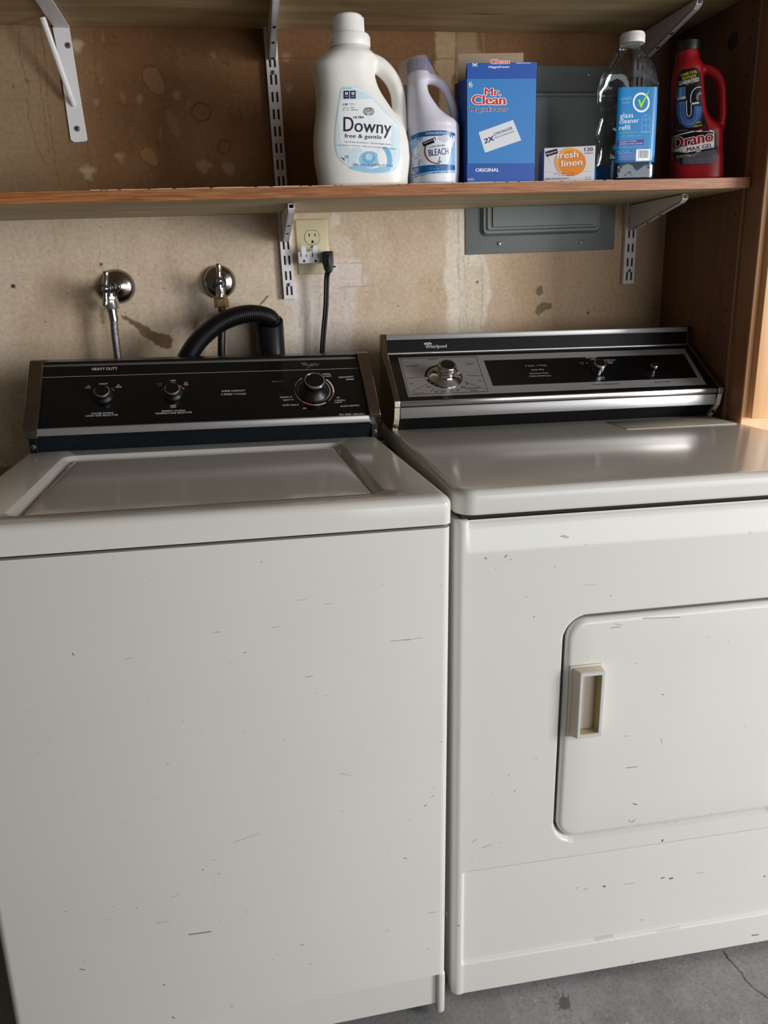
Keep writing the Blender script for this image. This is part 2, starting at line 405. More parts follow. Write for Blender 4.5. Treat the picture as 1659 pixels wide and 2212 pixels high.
class Canvas:
    def __init__(self, x0, x1, z0, z1, step):
        self.nx = int((x1 - x0) / step) + 1; self.nz = int((z1 - z0) / step) + 1
        self.xs = np.linspace(x0, x1, self.nx); self.zs = np.linspace(z0, z1, self.nz)
        self.x, self.z = np.meshgrid(self.xs, self.zs); self.c = np.zeros(self.x.shape + (3,))
        self.step = step
    def mix(self, mask, col, a=1.0):
        k = (np.clip(mask, 0, 1) * a)[..., None]; self.c = self.c * (1 - k) + np.array(lin(col)[:3]) * k
    def win(self, pts, pad):
        a = np.array(pts); i0, i1 = np.searchsorted(self.xs, [a[:, 0].min() - pad, a[:, 0].max() + pad]); j0, j1 = np.searchsorted(self.zs, [a[:, 1].min() - pad, a[:, 1].max() + pad])
        return slice(max(j0, 0), j1 + 1), slice(max(i0, 0), i1 + 1)
    def poly(self, pts, col, a=1.0, soft=0.002, rough=0.0, rs=80, seed=0):
        pad = soft * 2 + rough + 0.004; w = self.win(pts, pad); x, z = self.x[w], self.z[w]
        if x.size == 0: return
        d = np.full(x.shape, 1e9); ins = np.zeros(x.shape, bool); n = len(pts)
        for i in range(n):
            p, q = pts[i], pts[(i + 1) % n]; d = np.minimum(d, segd(x, z, p, q))
            c = ((p[1] > z) != (q[1] > z)) & (x < (q[0] - p[0]) * (z - p[1]) / (q[1] - p[1] + 1e-12) + p[0]); ins ^= c
        s = np.where(ins, d, -d) + (fbm(x, z, rs, seed) - 0.5) * 2 * rough
        k = np.clip(s / (2 * soft) + 0.5, 0, 1)[..., None] * a
        self.c[w] = self.c[w] * (1 - k) + np.array(lin(col)[:3]) * k
    def line(self, pts, wd, col, a=1.0, rough=0.0, seed=0, closed=False, vary=0.0):
        pts = list(pts) + ([pts[0]] if closed else [])
        w = self.win(pts, wd * 3 + rough + 0.004); x, z = self.x[w], self.z[w]
        if x.size == 0: return
        xx = x + (fbm(x, z, 90, seed) - 0.5) * rough * 2; zz = z + (fbm(x, z, 90, seed + 7) - 0.5) * rough * 2
        d = np.full(x.shape, 1e9)
        for p, q in zip(pts[:-1], pts[1:]): d = np.minimum(d, segd(xx, zz, p, q))
        k = np.clip(1.3 - d / wd, 0, 1)
        if vary: k = k * (1 - vary + vary * fbm(x, z, 60, seed + 3) * 1.6)
        k = np.clip(k, 0, 1)[..., None] * a
        self.c[w] = self.c[w] * (1 - k) + np.array(lin(col)[:3]) * k
    def dot(self, x0, z0, r, col, a=1.0):
        w = self.win([(x0, z0)], r * 3); k = np.clip(1.5 - np.hypot(self.x[w] - x0, self.z[w] - z0) / r, 0, 1)[..., None] * a
        self.c[w] = self.c[w] * (1 - k) + np.array(lin(col)[:3]) * k
    def mesh(self, name, fn, mat, extra):
        """fn maps (x, z) arrays to 3-D; extra: list of (quad points, colour)"""
        V = fn(self.x.ravel(), self.z.ravel()); nx, nz = self.nx, self.nz
        idx = np.arange(nx * nz).reshape(nz, nx); q = np.stack([idx[:-1, :-1], idx[:-1, 1:], idx[1:, 1:], idx[1:, :-1]], -1).reshape(-1, 4)
        cols = np.concatenate([self.c.reshape(-1, 3), np.ones((nx * nz, 1))], 1)
        n0 = nx * nz; ev = []; ec = []; ef = []
        for pts, col in extra:
            ef.append([n0 + len(ev) + i for i in range(4)]); ev += pts; ec += [lin(col)] * 4
        V = np.concatenate([V, np.array(ev)]) if ev else V; cols = np.concatenate([cols, np.array(ec)]) if ec else cols
        q = np.concatenate([q, np.array(ef)]) if ef else q
        me = bpy.data.meshes.new(name); me.vertices.add(len(V)); me.vertices.foreach_set('co', V.astype(np.float32).ravel())
        me.loops.add(q.size); me.loops.foreach_set('vertex_index', q.astype(np.int32).ravel())
        me.polygons.add(len(q)); me.polygons.foreach_set('loop_start', np.arange(0, q.size, 4, dtype=np.int32))
        me.update(calc_edges=True)
        at = me.attributes.new('paint', 'FLOAT_COLOR', 'POINT'); at.data.foreach_set('color', cols.astype(np.float32).ravel())
        me.materials.append(mat)
        o = bpy.data.objects.new(name, me); C.objects.link(o); o['kind'] = 'structure'
        return o
def W2(pts): return [(P(u, v).x, P(u, v).z) for u, v in pts]

ZS1, ZS2, DS, XC = 1.36779, 1.71708, 0.3049, 1.554
SHT = ZS1 + 0.0194          # top of the shelf board
exec_parts = []
del exec_parts
# ================================================================== THE ROOM
# ---- back wall: unpainted board with patches of joint compound, glue rings and a torn spot
cv = Canvas(-0.30, XC + 0.002, 0.86, 1.76, 0.0022)
X, Z = cv.x, cv.z
cv.c[:] = lin((212, 193, 172))[:3]
n1 = fbm(X, Z, 5, 3); n2 = fbm(X, Z, 14, 9); n3 = fbm(X, Z * 0.35, 40, 21)
cv.mix((n1 - 0.42) * 3, (190, 164, 136), 0.6)
cv.mix((n2 - 0.5) * 4, (216, 198, 174), 0.45)
cv.mix((n3 - 0.5) * 4, (180, 156, 128), 0.25)
# brown paper above the lower shelf, with shelf bounce and shade painted in
up = np.clip((Z - 1.375) * 200, 0, 1)
cv.mix(up, (122, 86, 56), 1)
cv.mix(up * np.clip((n1 - 0.4) * 3, 0, 1), (106, 73, 46), 0.8)
cv.mix(up * np.clip((n2 - 0.5) * 4, 0, 1), (134, 98, 66), 0.4)
cv.mix(up * np.clip((0.30 - X + (n1 - .5) * .15) * 5, 0, 1), (150, 128, 100), 0.9)
cv.mix(up * np.clip((X - 0.66) * 60, 0, 1), (120, 87, 60), 0.6)
# browner board towards the electrical panel
lo = 1 - up
cv.mix(lo * np.clip((X - 1.10 + (n2 - .5) * .05) * 12, 0, 1), (192, 162, 130), 0.75)
# joint compound below the shelf
def patch(px, col=(205, 196, 184), a=0.7, soft=0.006, rough=0.012, rs=40, seed=0): cv.poly(W2(px), col, a, soft, rough, rs, seed)
patch([(612, 640), (700, 560), (780, 560), (790, 600), (760, 690), (755, 790), (630, 790), (620, 700)], (222, 210, 202), 0.8, 0.008, 0.02, 25, 5)
patch([(700, 640), (755, 610), (750, 790), (705, 790)], (212, 194, 188), 0.7, 0.01, 0.01, 30, 6)
patch([(640, 650), (690, 640), (690, 790), (650, 790)], (234, 226, 218), 0.6, 0.02, 0.02, 20, 8)
patch([(965, 455), (1030, 462), (1050, 560), (1060, 640), (1040, 730), (1046, 800), (968, 800), (962, 600)], (226, 216, 200), 0.85, 0.004, 0.01, 40, 11)
patch([(1000, 560), (1045, 580), (1050, 620), (1030, 740), (1000, 760)], (190, 172, 146), 0.4, 0.01, 0.015, 60, 12)
patch([(715, 460), (735, 462), (734, 488), (716, 488)], (228, 220, 206), 0.8, 0.002, 0.004, 60, 13)
patch([(710, 505), (755, 508), (765, 545), (725, 550)], (216, 204, 188), 0.7, 0.004, 0.006, 60, 14)
patch([(400, 610), (470, 625), (475, 660), (455, 735), (400, 725), (385, 660)], (212, 196, 182), 0.55, 0.02, 0.02, 20, 15)
patch([(520, 600), (600, 560), (612, 760), (560, 780), (500, 690)], (218, 202, 184), 0.5, 0.02, 0.02, 25, 16)
patch([(540, 560), (600, 555), (600, 580), (570, 590)], (204, 190, 168), 0.5, 0.006, 0.008, 30, 17)
patch([(370, 470), (600, 458), (600, 520), (520, 560), (430, 530)], (176, 160, 134), 0.4, 0.03, 0.03, 20, 18)
patch([(100, 600), (240, 640), (230, 760), (60, 790), (20, 700)], (182, 158, 130), 0.4, 0.03, 0.03, 15, 19)
patch([(535, 640), (562, 612), (588, 632), (570, 655)], (206, 190, 168), 0.7, 0.001, 0.001, 60, 20)
for q, w_, a_ in ([[(725, 568), (783, 568), (784, 621)], .0012, .5], [[(728, 622), (810, 616)], .0012, .5], [[(742, 628), (746, 650)], .001, .35], [[(243, 475), (256, 580)], .0010, .4], [[(470, 520), (472, 570)], .001, .3], [[(990, 460), (994, 720)], .0012, .5], [[(1040, 560), (1043, 640), (1036, 740)], .002, .4]):
    cv.line(W2(q), w_, (142, 118, 92), a_, 0.002, 3)
for k in range(26):   # trowel ridges in the compound
    u = random.uniform(985, 1045); v = random.uniform(480, 740); L = random.uniform(12, 50)
    cv.line(W2([(u, v), (u + random.uniform(-3, 8), v + L)]), 0.0013, random.choice([(222, 214, 200), (168, 152, 128)]), 0.55, 0.002, k)
for k in range(16):
    u = random.uniform(615, 740); v = random.uniform(600, 770)
    cv.line(W2([(u, v), (u + random.uniform(-4, 4), v + random.uniform(10, 50))]), 0.0012, random.choice([(220, 212, 204), (166, 148, 134)]), 0.45, 0.003, k)
# torn paper
cv.line(W2([(562, 658), (578, 640)]), .0022, (104, 70, 42), .9)
for q in ([(612, 700), (622, 730), (618, 760)], [(615, 720), (628, 765)], [(630, 700), (612, 740)]): cv.line(W2(q), .0018, (216, 204, 186), .8, .003, 8)
patch([(262, 682), (285, 688), (308, 700), (328, 712), (340, 718), (365, 722), (375, 735), (372, 750), (358, 755), (345, 748), (325, 735), (308, 728), (300, 712), (280, 700)], (122, 98, 72), 0.95, 0.0012, 0.004, 90, 31)
patch([(215, 660), (228, 668), (232, 700), (222, 706), (216, 690)], (140, 112, 84), 0.7, 0.002, 0.004, 80, 32)
patch([(252, 715), (300, 712), (318, 745), (300, 775), (255, 770)], (168, 142, 114), 0.5, 0.01, 0.01, 40, 33)
cv.line(W2([(268, 678), (300, 694), (325, 708), (352, 716)]), .0014, (214, 196, 168), .6, .003, 5)
cv.line(W2([(225, 672), (228, 702), (210, 706)]), .0013, (215, 195, 160), .7, .003, 5)
patch([(1160, 620), (1170, 617), (1173, 634), (1164, 640), (1157, 634)], (128, 110, 84), 0.9, 0.001, 0.003, 120, 34)
patch([(1158, 664), (1172, 653), (1192, 655), (1193, 668), (1178, 670), (1164, 681), (1155, 675)], (130, 110, 84), 0.9, 0.001, 0.003, 120, 35)
for u, v, r in ((218, 571, .0035), (1031, 609, .003), (270, 676, .0014), (354, 623, .0016), (145, 634, .0014), (300, 592, .0014), (215, 633, .002), (1270, 676, .003), (96, 695, .0012), (860, 660, .0015), (792, 632, .001), (795, 632, .001)):
    cv.dot(P(u, v).x, P(u, v).z, r, (52, 36, 26), 0.9)
for k in range(70):
    u = random.uniform(0, 1400); v = random.uniform(470, 760)
    cv.dot(P(u, v).x, P(u, v).z, random.uniform(.0008, .0018), (120, 94, 70), random.uniform(.2, .6))
for k in range(60):
    u = random.uniform(0, 1300); v = random.uniform(475, 760); a = random.uniform(-.4, .4)
    cv.line(W2([(u, v), (u + random.uniform(-6, 6), v + random.uniform(4, 22))]), 0.0011, (140, 114, 88), random.uniform(.15, .4), 0.001, k)
# above the shelf: glue rings, drips, screw fillings, vertical joint
ringc = (92, 50, 22)
def ring(px, w_=.0016, a=.85, fill=None, closed=True):
    pts = [(p.x, p.y) for p in smoothpath([(a_, b_, 0) for a_, b_ in W2(px)], 5, closed)]
    if fill: cv.poly(pts, fill, .5, .002, .002, 60)
    cv.line(pts, w_, ringc, a, .0015, 2, False, .4)
ring([(315, 145), (335, 146), (352, 168), (357, 195), (350, 206), (330, 200), (314, 182), (306, 160)], .0017, .8, (140, 104, 70))
ring([(418, 230), (434, 222), (452, 230), (456, 246), (444, 260), (426, 260), (415, 246)], .0019, .95)
ring([(495, 232), (510, 230), (522, 250), (518, 258), (505, 256), (496, 244)], .0014, .75)
ring([(474, 308), (486, 303), (497, 310), (496, 326), (484, 332), (472, 326)], .0015, .8)
ring([(304, 326), (318, 317), (334, 326), (343, 350), (336, 361), (320, 354), (304, 340)], .0015, .7, (152, 112, 72))
ring([(284, 146), (294, 146), (297, 156), (289, 160)], .001, .4)
for q in ([(256, 200), (262, 194), (273, 204), (274, 220), (268, 226), (260, 216)], [(195, 165), (203, 163), (200, 190), (194, 196)], [(214, 170), (226, 168), (220, 184), (213, 180)], [(356, 240), (370, 240), (384, 262), (392, 290), (385, 298), (368, 285), (360, 258)], [(343, 275), (350, 275), (349, 300), (344, 302)], [(193, 60), (198, 60), (199, 90), (194, 92)], [(218, 64), (224, 62), (228, 92), (220, 96)], [(403, 215), (415, 212), (410, 228), (402, 236)]):
    ring(q, .001, .4, (138, 102, 70))
for q in ([(41, 60), (44, 130), (56, 165), (66, 200)], [(73, 62), (77, 120), (88, 190), (98, 270), (107, 330)], [(86, 60), (97, 120), (101, 200), (110, 280), (120, 350), (130, 400)], [(59, 205), (62, 250), (78, 310), (95, 350), (108, 356)], [(214, 190), (218, 250), (222, 262)], [(270, 226), (277, 290), (283, 325)], [(176, 310), (184, 345), (190, 400)], [(186, 310), (194, 345)], [(204, 62), (206, 160)]):
    cv.line(W2(q), .0013, (106, 68, 36), .6, .003, 4, vary=.5)
for q in ([(478, 134), (495, 136), (494, 140)], [(242, 76), (248, 82)], [(207, 168), (212, 174)], [(250, 222), (258, 224)], [(338, 305), (343, 315)], [(345, 378), (349, 386)], [(56, 172), (64, 176)], [(28, 182), (30, 190)]):
    cv.line(W2(q), .0014, (70, 42, 24), .8, .001, 4)
for u, v, r in ((165, 100, .011), (190, 372, .013), (494, 365, .012), (259, 340, .009), (460, 119, .006), (382, 205, .006), (302, 214, .005), (618, 125, .009), (624, 190, .006), (440, 362, .014), (208, 220, .005)):
    c0 = P(u, v); cv.poly([(c0.x + r * (1 + .3 * math.sin(3 * t)) * math.cos(t), c0.z + r * math.sin(t)) for t in [k * PI / 8 for k in range(16)]], (190, 168, 140), (.6 if u < 200 else .28), .004, .005, 80, int(u))
cv.poly(W2([(942, 66), (985, 66), (983, 130), (975, 200), (984, 260), (984, 400), (946, 400), (950, 200), (940, 120)]), (172, 148, 116), .8, .003, .006, 40, 3)
cv.poly(W2([(985, 66), (1028, 66), (1032, 100), (1044, 120), (1044, 66), (1048, 140), (1000, 200), (985, 160)]), (170, 146, 112), .5, .004, .004, 40, 4)
cv.line(W2([(600, 125), (760, 126), (945, 128), (1100, 126)]), .0012, (96, 64, 40), .7, .001, 3)
cv.line(W2([(985, 66), (984, 400)]), .0011, (104, 80, 56), .7, .001, 3)
fnw = lambda x, z: np.stack([x, np.zeros_like(x), z], 1)
def q4(x0, x1, z0, z1): return [(x0, 0, z0), (x1, 0, z0), (x1, 0, z1), (x0, 0, z1)]
wl = cv.mesh('wall_back', fnw, wall_m, [(q4(-1.6, -0.30, 0, 2.45), (178, 158, 132)), (q4(XC, 4.0, 0, 2.45), (178, 158, 132)), (q4(-0.30, XC + .002, 0, 0.86), (170, 148, 122)), (q4(-0.30, XC + .002, 1.76, 2.45), (150, 120, 84))])
wl['label'] = 'bare brown wallboard with pale plaster patches, glue rings and a torn spot'

# ---- concrete floor (falls slightly to the right, like the machines on it)
FT = (RZ(0) @ RY(1.68) @ RX(-1.2), Vector((0.774, -0.79, 0)))
fl = Canvas(-0.25, 1.15, -0.45, 0.45, 0.004)
fl.c[:] = lin((146, 145, 146))[:3]
f1 = fbm(fl.x, fl.z, 6, 40); f2 = fbm(fl.x, fl.z, 40, 50)
fl.mix((f1 - .45) * 4, (124, 123, 124), .5); fl.mix((f2 - .5) * 4, (164, 163, 163), .35)
def F2(pts): return [tuple(P(u, v, 2, 0, FT).xy) for u, v in pts]
fl2 = Canvas(0.10, 1.0, -0.30, 0.20, 0.0016); fl2.c[:] = lin((146, 145, 146))[:3]
g1 = fbm(fl2.x, fl2.z, 6, 40); g2 = fbm(fl2.x, fl2.z, 40, 50); g3 = fbm(fl2.x, fl2.z, 180, 60)
fl2.mix((g1 - .45) * 4, (124, 123, 124), .5); fl2.mix((g2 - .5) * 4, (164, 163, 163), .35); fl2.mix((g3 - .6) * 5, (110, 108, 108), .5)
fl2.line(F2([(1562, 2055), (1572, 2070), (1585, 2084), (1600, 2100), (1610, 2118), (1622, 2128), (1636, 2140), (1659, 2156), (1700, 2180)]), .0016, (52, 50, 50), .95, .002, 3)
st = F2([(1206, 2158), (1214, 2152), (1216, 2146), (1220, 2154), (1228, 2155), (1230, 2165), (1231, 2176), (1222, 2182), (1212, 2180), (1207, 2170)])
fl2.poly(st, (92, 91, 92), .9, .001, .002, 100)
for q in ([(1216, 2156), (1215, 2142)], [(1210, 2160), (1198, 2152)], [(1226, 2158), (1230, 2148)], [(1209, 2176), (1205, 2184)], [(1228, 2180), (1236, 2184)], [(1208, 2168), (1200, 2170)]): fl2.line(F2(q), .0013, (92, 91, 92), .8)
for k in range(60):
    u = random.uniform(900, 1659); v = random.uniform(2040, 2212); q = F2([(u, v)])[0]
    fl2.dot(q[0], q[1], random.uniform(.001, .0025), random.choice([(96, 94, 94), (196, 195, 195), (110, 108, 108)]), random.uniform(.3, .8))
for u, v, r in ((1300, 2080, .02), (1330, 2200, .03), (1450, 2110, .03)):
    q = F2([(u, v)])[0]; fl2.poly([(q[0] + r * math.cos(t), q[1] + r * .5 * math.sin(t)) for t in [k * PI / 8 for k in range(16)]], (112, 110, 110), .4, .01, .01, 40)
RF, TF = FT
def ffn(x, z):
    v = np.stack([x, z, np.zeros_like(x)], 1); return v @ np.array(RF).T + np.array(TF)
def fq(x0, x1, y0, y1): return [tuple(TF + RF @ Vector(p)) for p in ((x0, y0, 0), (x1, y0, 0), (x1, y1, 0), (x0, y1, 0))]
floor_o = fl2.mesh('floor', ffn, floor_m, [(fq(-2.4, 0.10, -3.6, .795), (138, 137, 138)), (fq(1.0, 3.3, -3.6, .795), (138, 137, 138)), (fq(0.10, 1.0, -3.6, -.30), (138, 137, 138)), (fq(0.10, 1.0, .20, .795), (138, 137, 138))])
floor_o['label'] = 'grey concrete floor with a crack and a dark splatter'
for nm, bx in (('ceiling', (-1.6, 4.0, -4.0, 0.0, 2.45, 2.5)), ('wall_left', (-1.65, -1.6, -4.0, 0.0, 0.0, 2.45))):
    b = bmesh.new(); rbox(b, *bx); obj(nm, b, ceil_m if nm == 'ceiling' else side_wall_m, kind='structure')

# ================================================================== SHELVES, BRACKETS, CABINET
def board(name, z, label, seed):
    b = bmesh.new()
    rbox(b, -0.75, XC - .0015, -DS + .004, -.001, z, z + .019, mi=0)
    o = tag(obj(name, b, [ply_low_lit if z < 1.5 else ply]), label, 'shelf', 'plywood shelves')
    b = bmesh.new(); rbox(b, -0.75, XC - .0015, -DS, -DS + .0035, z - .0004, z + .0194, .0007, 1)
    if z < 1.5:      # chipped pale line of old paint along the top edge
        x = .30; rr = random.Random(12)
        while x < 1.25:
            L0 = rr.uniform(.004, .03); rbox(b, x, x + L0, -DS - .0003, -DS + .002, z + .0186, z + .0197 + rr.uniform(-.0003, .0003), mi=1); x += L0 + rr.choice([0, 0, .002, .006])
    obj('edge_banding', b, [shelf_edge, cab_edge_pale], o)
    return o
low = board('wall_shelf', ZS1, 'lower plywood shelf with orange oak front edge holding the cleaning bottles', 1)
b = bmesh.new()     # whitish paint smear under the left end of the lower shelf
S1 = []
upb = board('wall_shelf', ZS2, 'upper plywood shelf at the top of the photo, seen from below', 2)

def standard(x0, x1, z0, z1, label, screws):
    w = x1 - x0; b = bmesh.new(); y = -.012
    rbox(b, x0, x0 + .0022, y, 0, z0, z1, .0005, 1); rbox(b, x1 - .0022, x1, y, 0, z0, z1, .0005, 1)
    rbox(b, x0 + .001, x1 - .001, y, y + .002, z0, z1, .0006, 1)
    zz = z0 + .008; k = 0
    while zz < z1 - .025:
        for cx in (x0 + w * .32, x0 + w * .70):
            prism(b, rrect(cx - .0021, cx + .0021, zz, zz + .0195, .002, 4), y - .0001, y + .0018, 'y', 1)
        zz += .032
    o = tag(obj('shelf_standard', b, [white_metal, slot_m]), label, 'shelf rail', 'white slotted shelf rails')
    for zc in screws:
        b = bmesh.new(); screw(b, (x0 + x1) / 2, zc, y, .0042); obj('screw', b, [screw_m, slot_m], o)
    return o
zsA = P(627, 615).z; std1 = standard(.632, .6575, 1.1895, 2.2, 'white slotted metal rail beside the power outlet, running behind both shelves', [zsA, P(598, 160).z])
std2 = standard(1.444, 1.473, 1.189, 2.2, 'white slotted metal rail on the right, near the wooden cabinet', [P(1356, 585).z])
def arm(x, zt, label, y_tip=-.232, h=.057, win=True):
    b = bmesh.new(); w = .0125; t = .0022; z0 = zt - .0012
    prof = [(-.0125, z0), (y_tip + .006, z0 - .0005), (y_tip, z0 - .005), (y_tip + .002, z0 - .011), (y_tip + .012, z0 - .0165), (y_tip + .06, z0 - .026), (-.03, z0 - h), (-.0125, z0 - h)]
    prism(b, prof, x - w / 2, x - w / 2 + t, 'x', 0, .0006, seg=1); prism(b, prof, x + w / 2 - t, x + w / 2, 'x', 0, .0006, seg=1)
    low_ = prof[3:7]
    pts = [(p[0], p[1]) for p in low_] + [(p[0], p[1] + .0022) for p in low_[::-1]]
    prism(b, pts, x - w / 2, x + w / 2, 'x', 0)
    prism(b, [prof[0], prof[1], (prof[1][0], z0 - .002), (prof[0][0], z0 - .002)], x - w / 2, x + w / 2, 'x', 0)
    for f, fz in ((.25, 0), (.62, 0)):   # small holes in the sloping face and notches
        yy = y_tip + .06 + (-.03 - y_tip - .06) * f; zc = z0 - .026 + (-h + .026) * f
        rbox(b, x - .002, x + .002, yy - .004, yy + .004, zc - .0012, zc + .003, mi=1)
    if win:
        for s in (-1, 1): rbox(b, x + s * w / 2 - .0003, x + s * w / 2 + .0003, -.065, -.045, z0 - .028, z0 - .016, mi=2)
    return tag(obj('shelf_bracket', b, [white_metal, slot_m, cream]), label, 'bracket', 'white arm brackets under the shelves')
arm(.645, ZS1, 'white arm bracket holding the lower shelf beside the outlet')
arm(.645, ZS2, 'white arm bracket holding the upper shelf, left of the big white bottle')
arm(1.458, ZS1, 'white arm bracket holding the lower shelf right of the electrical panel')
arm(1.458, ZS2, 'white arm bracket holding the upper shelf behind the red bottle', win=True)
# plain brace bracket, top left
b = bmesh.new()
prism(b, [(P(118, 60).x - .004, ZS2 - .001), (P(150, 60).x, ZS2 - .001), (P(171, 178).x - .002, P(171, 178).z), (P(189, 300).x, P(189, 306).z + .003), (P(189, 306).x - .004, P(189, 306).z), (P(157, 308).x + .003, P(157, 308).z), (P(153, 303).x, P(153, 303).z), (P(128, 130).x, P(128, 130).z)], -.003, 0, 'y', 0, .0006, seg=1)
xb = P(140, 100).x
rbox(b, xb - .014, xb + .014, -.24, 0, ZS2 - .004, ZS2 - .001)
pa = P(160, 229, 1, -.004); pb = Vector((.222, -.06, ZS2 - .003))
tube(b, [pa, pa.lerp(pb, .12) + Vector((0, -.004, 0)), pa.lerp(pb, .9), pb], lambda t: .0055 if t > .2 else .004, 10, squash=.6)
lb = tag(obj('shelf_bracket', b, [white_metal]), 'plain white bracket with diagonal brace and two screws, top left', 'bracket')
for u, v in ((147, 98), (167, 278)):
    b = bmesh.new(); q = P(u, v, 1, -.003); screw(b, q.x, q.z, -.003, .0055); obj('screw', b, [screw_m, slot_m], lb)
b = bmesh.new(); q = P(30, 618); screw(b, q.x, q.z, 0, .0045)
tag(obj('screw', b, [screw_m, slot_m]), 'small screw head in the bare wall at the far left', 'screw')

# ---- cabinet on the right
yF = -.3445
cab = thing('wooden_cabinet', 'tall honey maple cabinet standing right of the dryer', 'cabinet', loc=(XC, 0, 0))
def child(o, parent):   # keep world geometry
    o.parent = parent; o.matrix_parent_inverse = parent.matrix_world.inverted(); return o
def wobj(name, bm, mats, parent, smooth=None):
    o = obj(name, bm, mats, None, smooth); bpy.context.view_layer.update(); return child(o, parent)
bpy.context.view_layer.update()
b = bmesh.new(); rbox(b, XC, XC + .018, -.2815, -.0005, .02, 2.4)
for k in range(24):
    for yy in (-.262, -.055):
        zc = 1.0 + k * .032
        if yy > -.1 and k % 1 == 0 and random.random() < .3: continue
        lathe(b, [(.0022, -.0002), (.0022, .0003)], to((XC, yy, zc), (-1, 0, 0)), 8, 1)
ko = P(1583, 88, 0, XC)
lathe(b, [(.016, -.0002), (.016, .0002)], to(ko, (-1, 0, 0)), 20, 2); wobj('side_panel', b, [cab_side, slot_m, M_('dark_knot', (62, 40, 36), .6)], cab)
b = bmesh.new(); rbox(b, XC - .0006, XC + .018, -.2880, -.2816, .02, 2.4, mi=0)
wobj('edge_strip', b, [cab_edge], cab)
b = bmesh.new(); rbox(b, XC + .003, XC + .018, -.3045, -.2881, .02, 2.4)
rbox(b, XC, XC + .045, yF + .002, -.3046, .02, 2.4, .0015, 2)
wobj('face_frame', b, [wood('face_frame_side', (150, 104, 72), (172, 122, 86), .4, scale=(14, 14, 2), nscale=2)], cab)
def cab_door(x0, x1, z0, z1):
    b = bmesh.new(); w = .058
    y0, y1 = yF - .0, yF + .0
    yb, yf = yF + .0015, yF - .018
    for bx in ((x0, x0 + w, z0, z1), (x1 - w, x1, z0, z1), (x0 + w, x1 - w, z0, z0 + w), (x0 + w, x1 - w, z1 - w, z1)):
        rbox(b, bx[0], bx[1], yf, yb, bx[2], bx[3], .0025, 2)
    rbox(b, x0 + w - .003, x1 - w + .003, yf + .010, yb, z0 + w - .003, z1 - w + .003)
    return wobj('door', b, [cab_face], cab, 30)
b = bmesh.new(); rbox(b, XC + .001, 2.05, yF - .0012, yF + .0025, .02, 2.4, .0005, 1); wobj('front_frame', b, [cab_face], cab)
xd = P(1637, 780, 1, yF - .018).x; zd = P(1626, 905, 1, yF - .018).z
cab_door(xd, xd + .42, zd, 2.3); cab_door(xd, xd + .42, .12, zd - .035)
b = bmesh.new(); rbox(b, XC + .018, 2.05, -.30, -.001, .02, 2.4); wobj('carcass', b, [cab_side], cab)

# ---- electrical panel on the wall
pb0, pb1 = P(1005, 549), P(1325, 541); px0, px1, pz0, pz1 = 1.0543, 1.4214, 1.269, 1.655
ep = thing('electrical_panel', 'grey metal electrical panel on the wall behind the lower shelf', 'electrical panel', loc=((px0 + px1) / 2, 0, pz0))
b = bmesh.new(); rbox(b, px0, px1, -.0028, 0, pz0, pz1, .0012, 2)
hx0, hx1 = 1.089, px1 - .038; hz0, hz1 = P(1060, 511).z, pz1 - .05
def frust(b, x0, x1, z0, z1, y0, y1, s, r, mi=0):
    b2 = bmesh.new(); A = rrect(x0, x1, z0, z1, r); B = rrect(x0 + s, x1 - s, z0 + s, z1 - s, r * .8); n = len(A)
    va = [b2.verts.new((p[0], y0, p[1])) for p in A]; vb = [b2.verts.new((p[0], y1, p[1])) for p in B]
    for i in range(n): b2.faces.new((va[i], vb[i], vb[(i + 1) % n], va[(i + 1) % n]))
    b2.faces.new(vb); bmesh.ops.recalc_face_normals(b2, faces=b2.faces); put(b, b2, None, mi)
frust(b, hx0, hx1, hz0, hz1, -.0025, -.0125, .006, .012)
frust(b, hx0 + .011, hx1 - .011, hz0 + .011, hz1 - .011, -.0124, -.0165, .003, .006)
wobj('cover', b, [grey_panel], ep, 30)
b = bmesh.new(); dz = P(1062, 492, 1, -.018).z; frust(b, P(1063, 470, 1, -.018).x, hx1 - .02, dz, hz1 - .016, -.0160, -.0200, .0015, .004)
wobj('door', b, [M_('grey_panel_door', (104, 112, 112), .4)], ep, 30)
for u, v in ((1078, 526), (1255, 523), (1271, 160)):
    b = bmesh.new(); q = P(u, v, 1, -.003); screw(b, q.x, q.z, -.0028, .0052, ang=.8, cross=False); wobj('screw', b, [screw_m, slot_m], ep)

# ---- outlet plate, adapter, cord
ox, oz = .6691, 1.3546
plate = thing('wall_outlet', 'ivory duplex wall outlet plate under the lower shelf', 'outlet', loc=(ox + .035, 0, oz - .1143))
b = bmesh.new(); rbox(b, ox, ox + .0705, -.0062, 0, oz - .1143, oz, .003, 3); wobj('cover_plate', b, [ivory], plate, 35)
cx = P(674, 506, 1, -.006).x
for zc in (P(674, 513, 1, -.006).z, P(674, 513, 1, -.006).z - .039):
    b = bmesh.new()
    def sock(r, cut): return [(cx + r * math.cos(t), zc + max(-cut, min(cut, r * math.sin(t)))) for t in [k * 2 * PI / 40 for k in range(40)]]
    prism(b, sock(.0172, .0148), -.0065, -.0058, 'y', 1); prism(b, sock(.0164, .014), -.0074, -.0060, 'y', 0)
    for dx, h in ((-.0064, .0045), (.0064, .0038)): rbox(b, cx + dx - .0011, cx + dx + .0011, -.0077, -.007, zc + .004 - h + .002, zc + .004 + h, mi=1)
    prism(b, [(cx + .0026 * math.cos(t), zc - .0085 + .0026 * math.sin(t)) for t in [k * PI / 8 for k in range(9)]] + [(cx - .0026, zc - .0115), (cx + .0026, zc - .0115)], -.0077, -.007, 'y', 1)
    wobj('receptacle', b, [ivory, slot_m], plate)
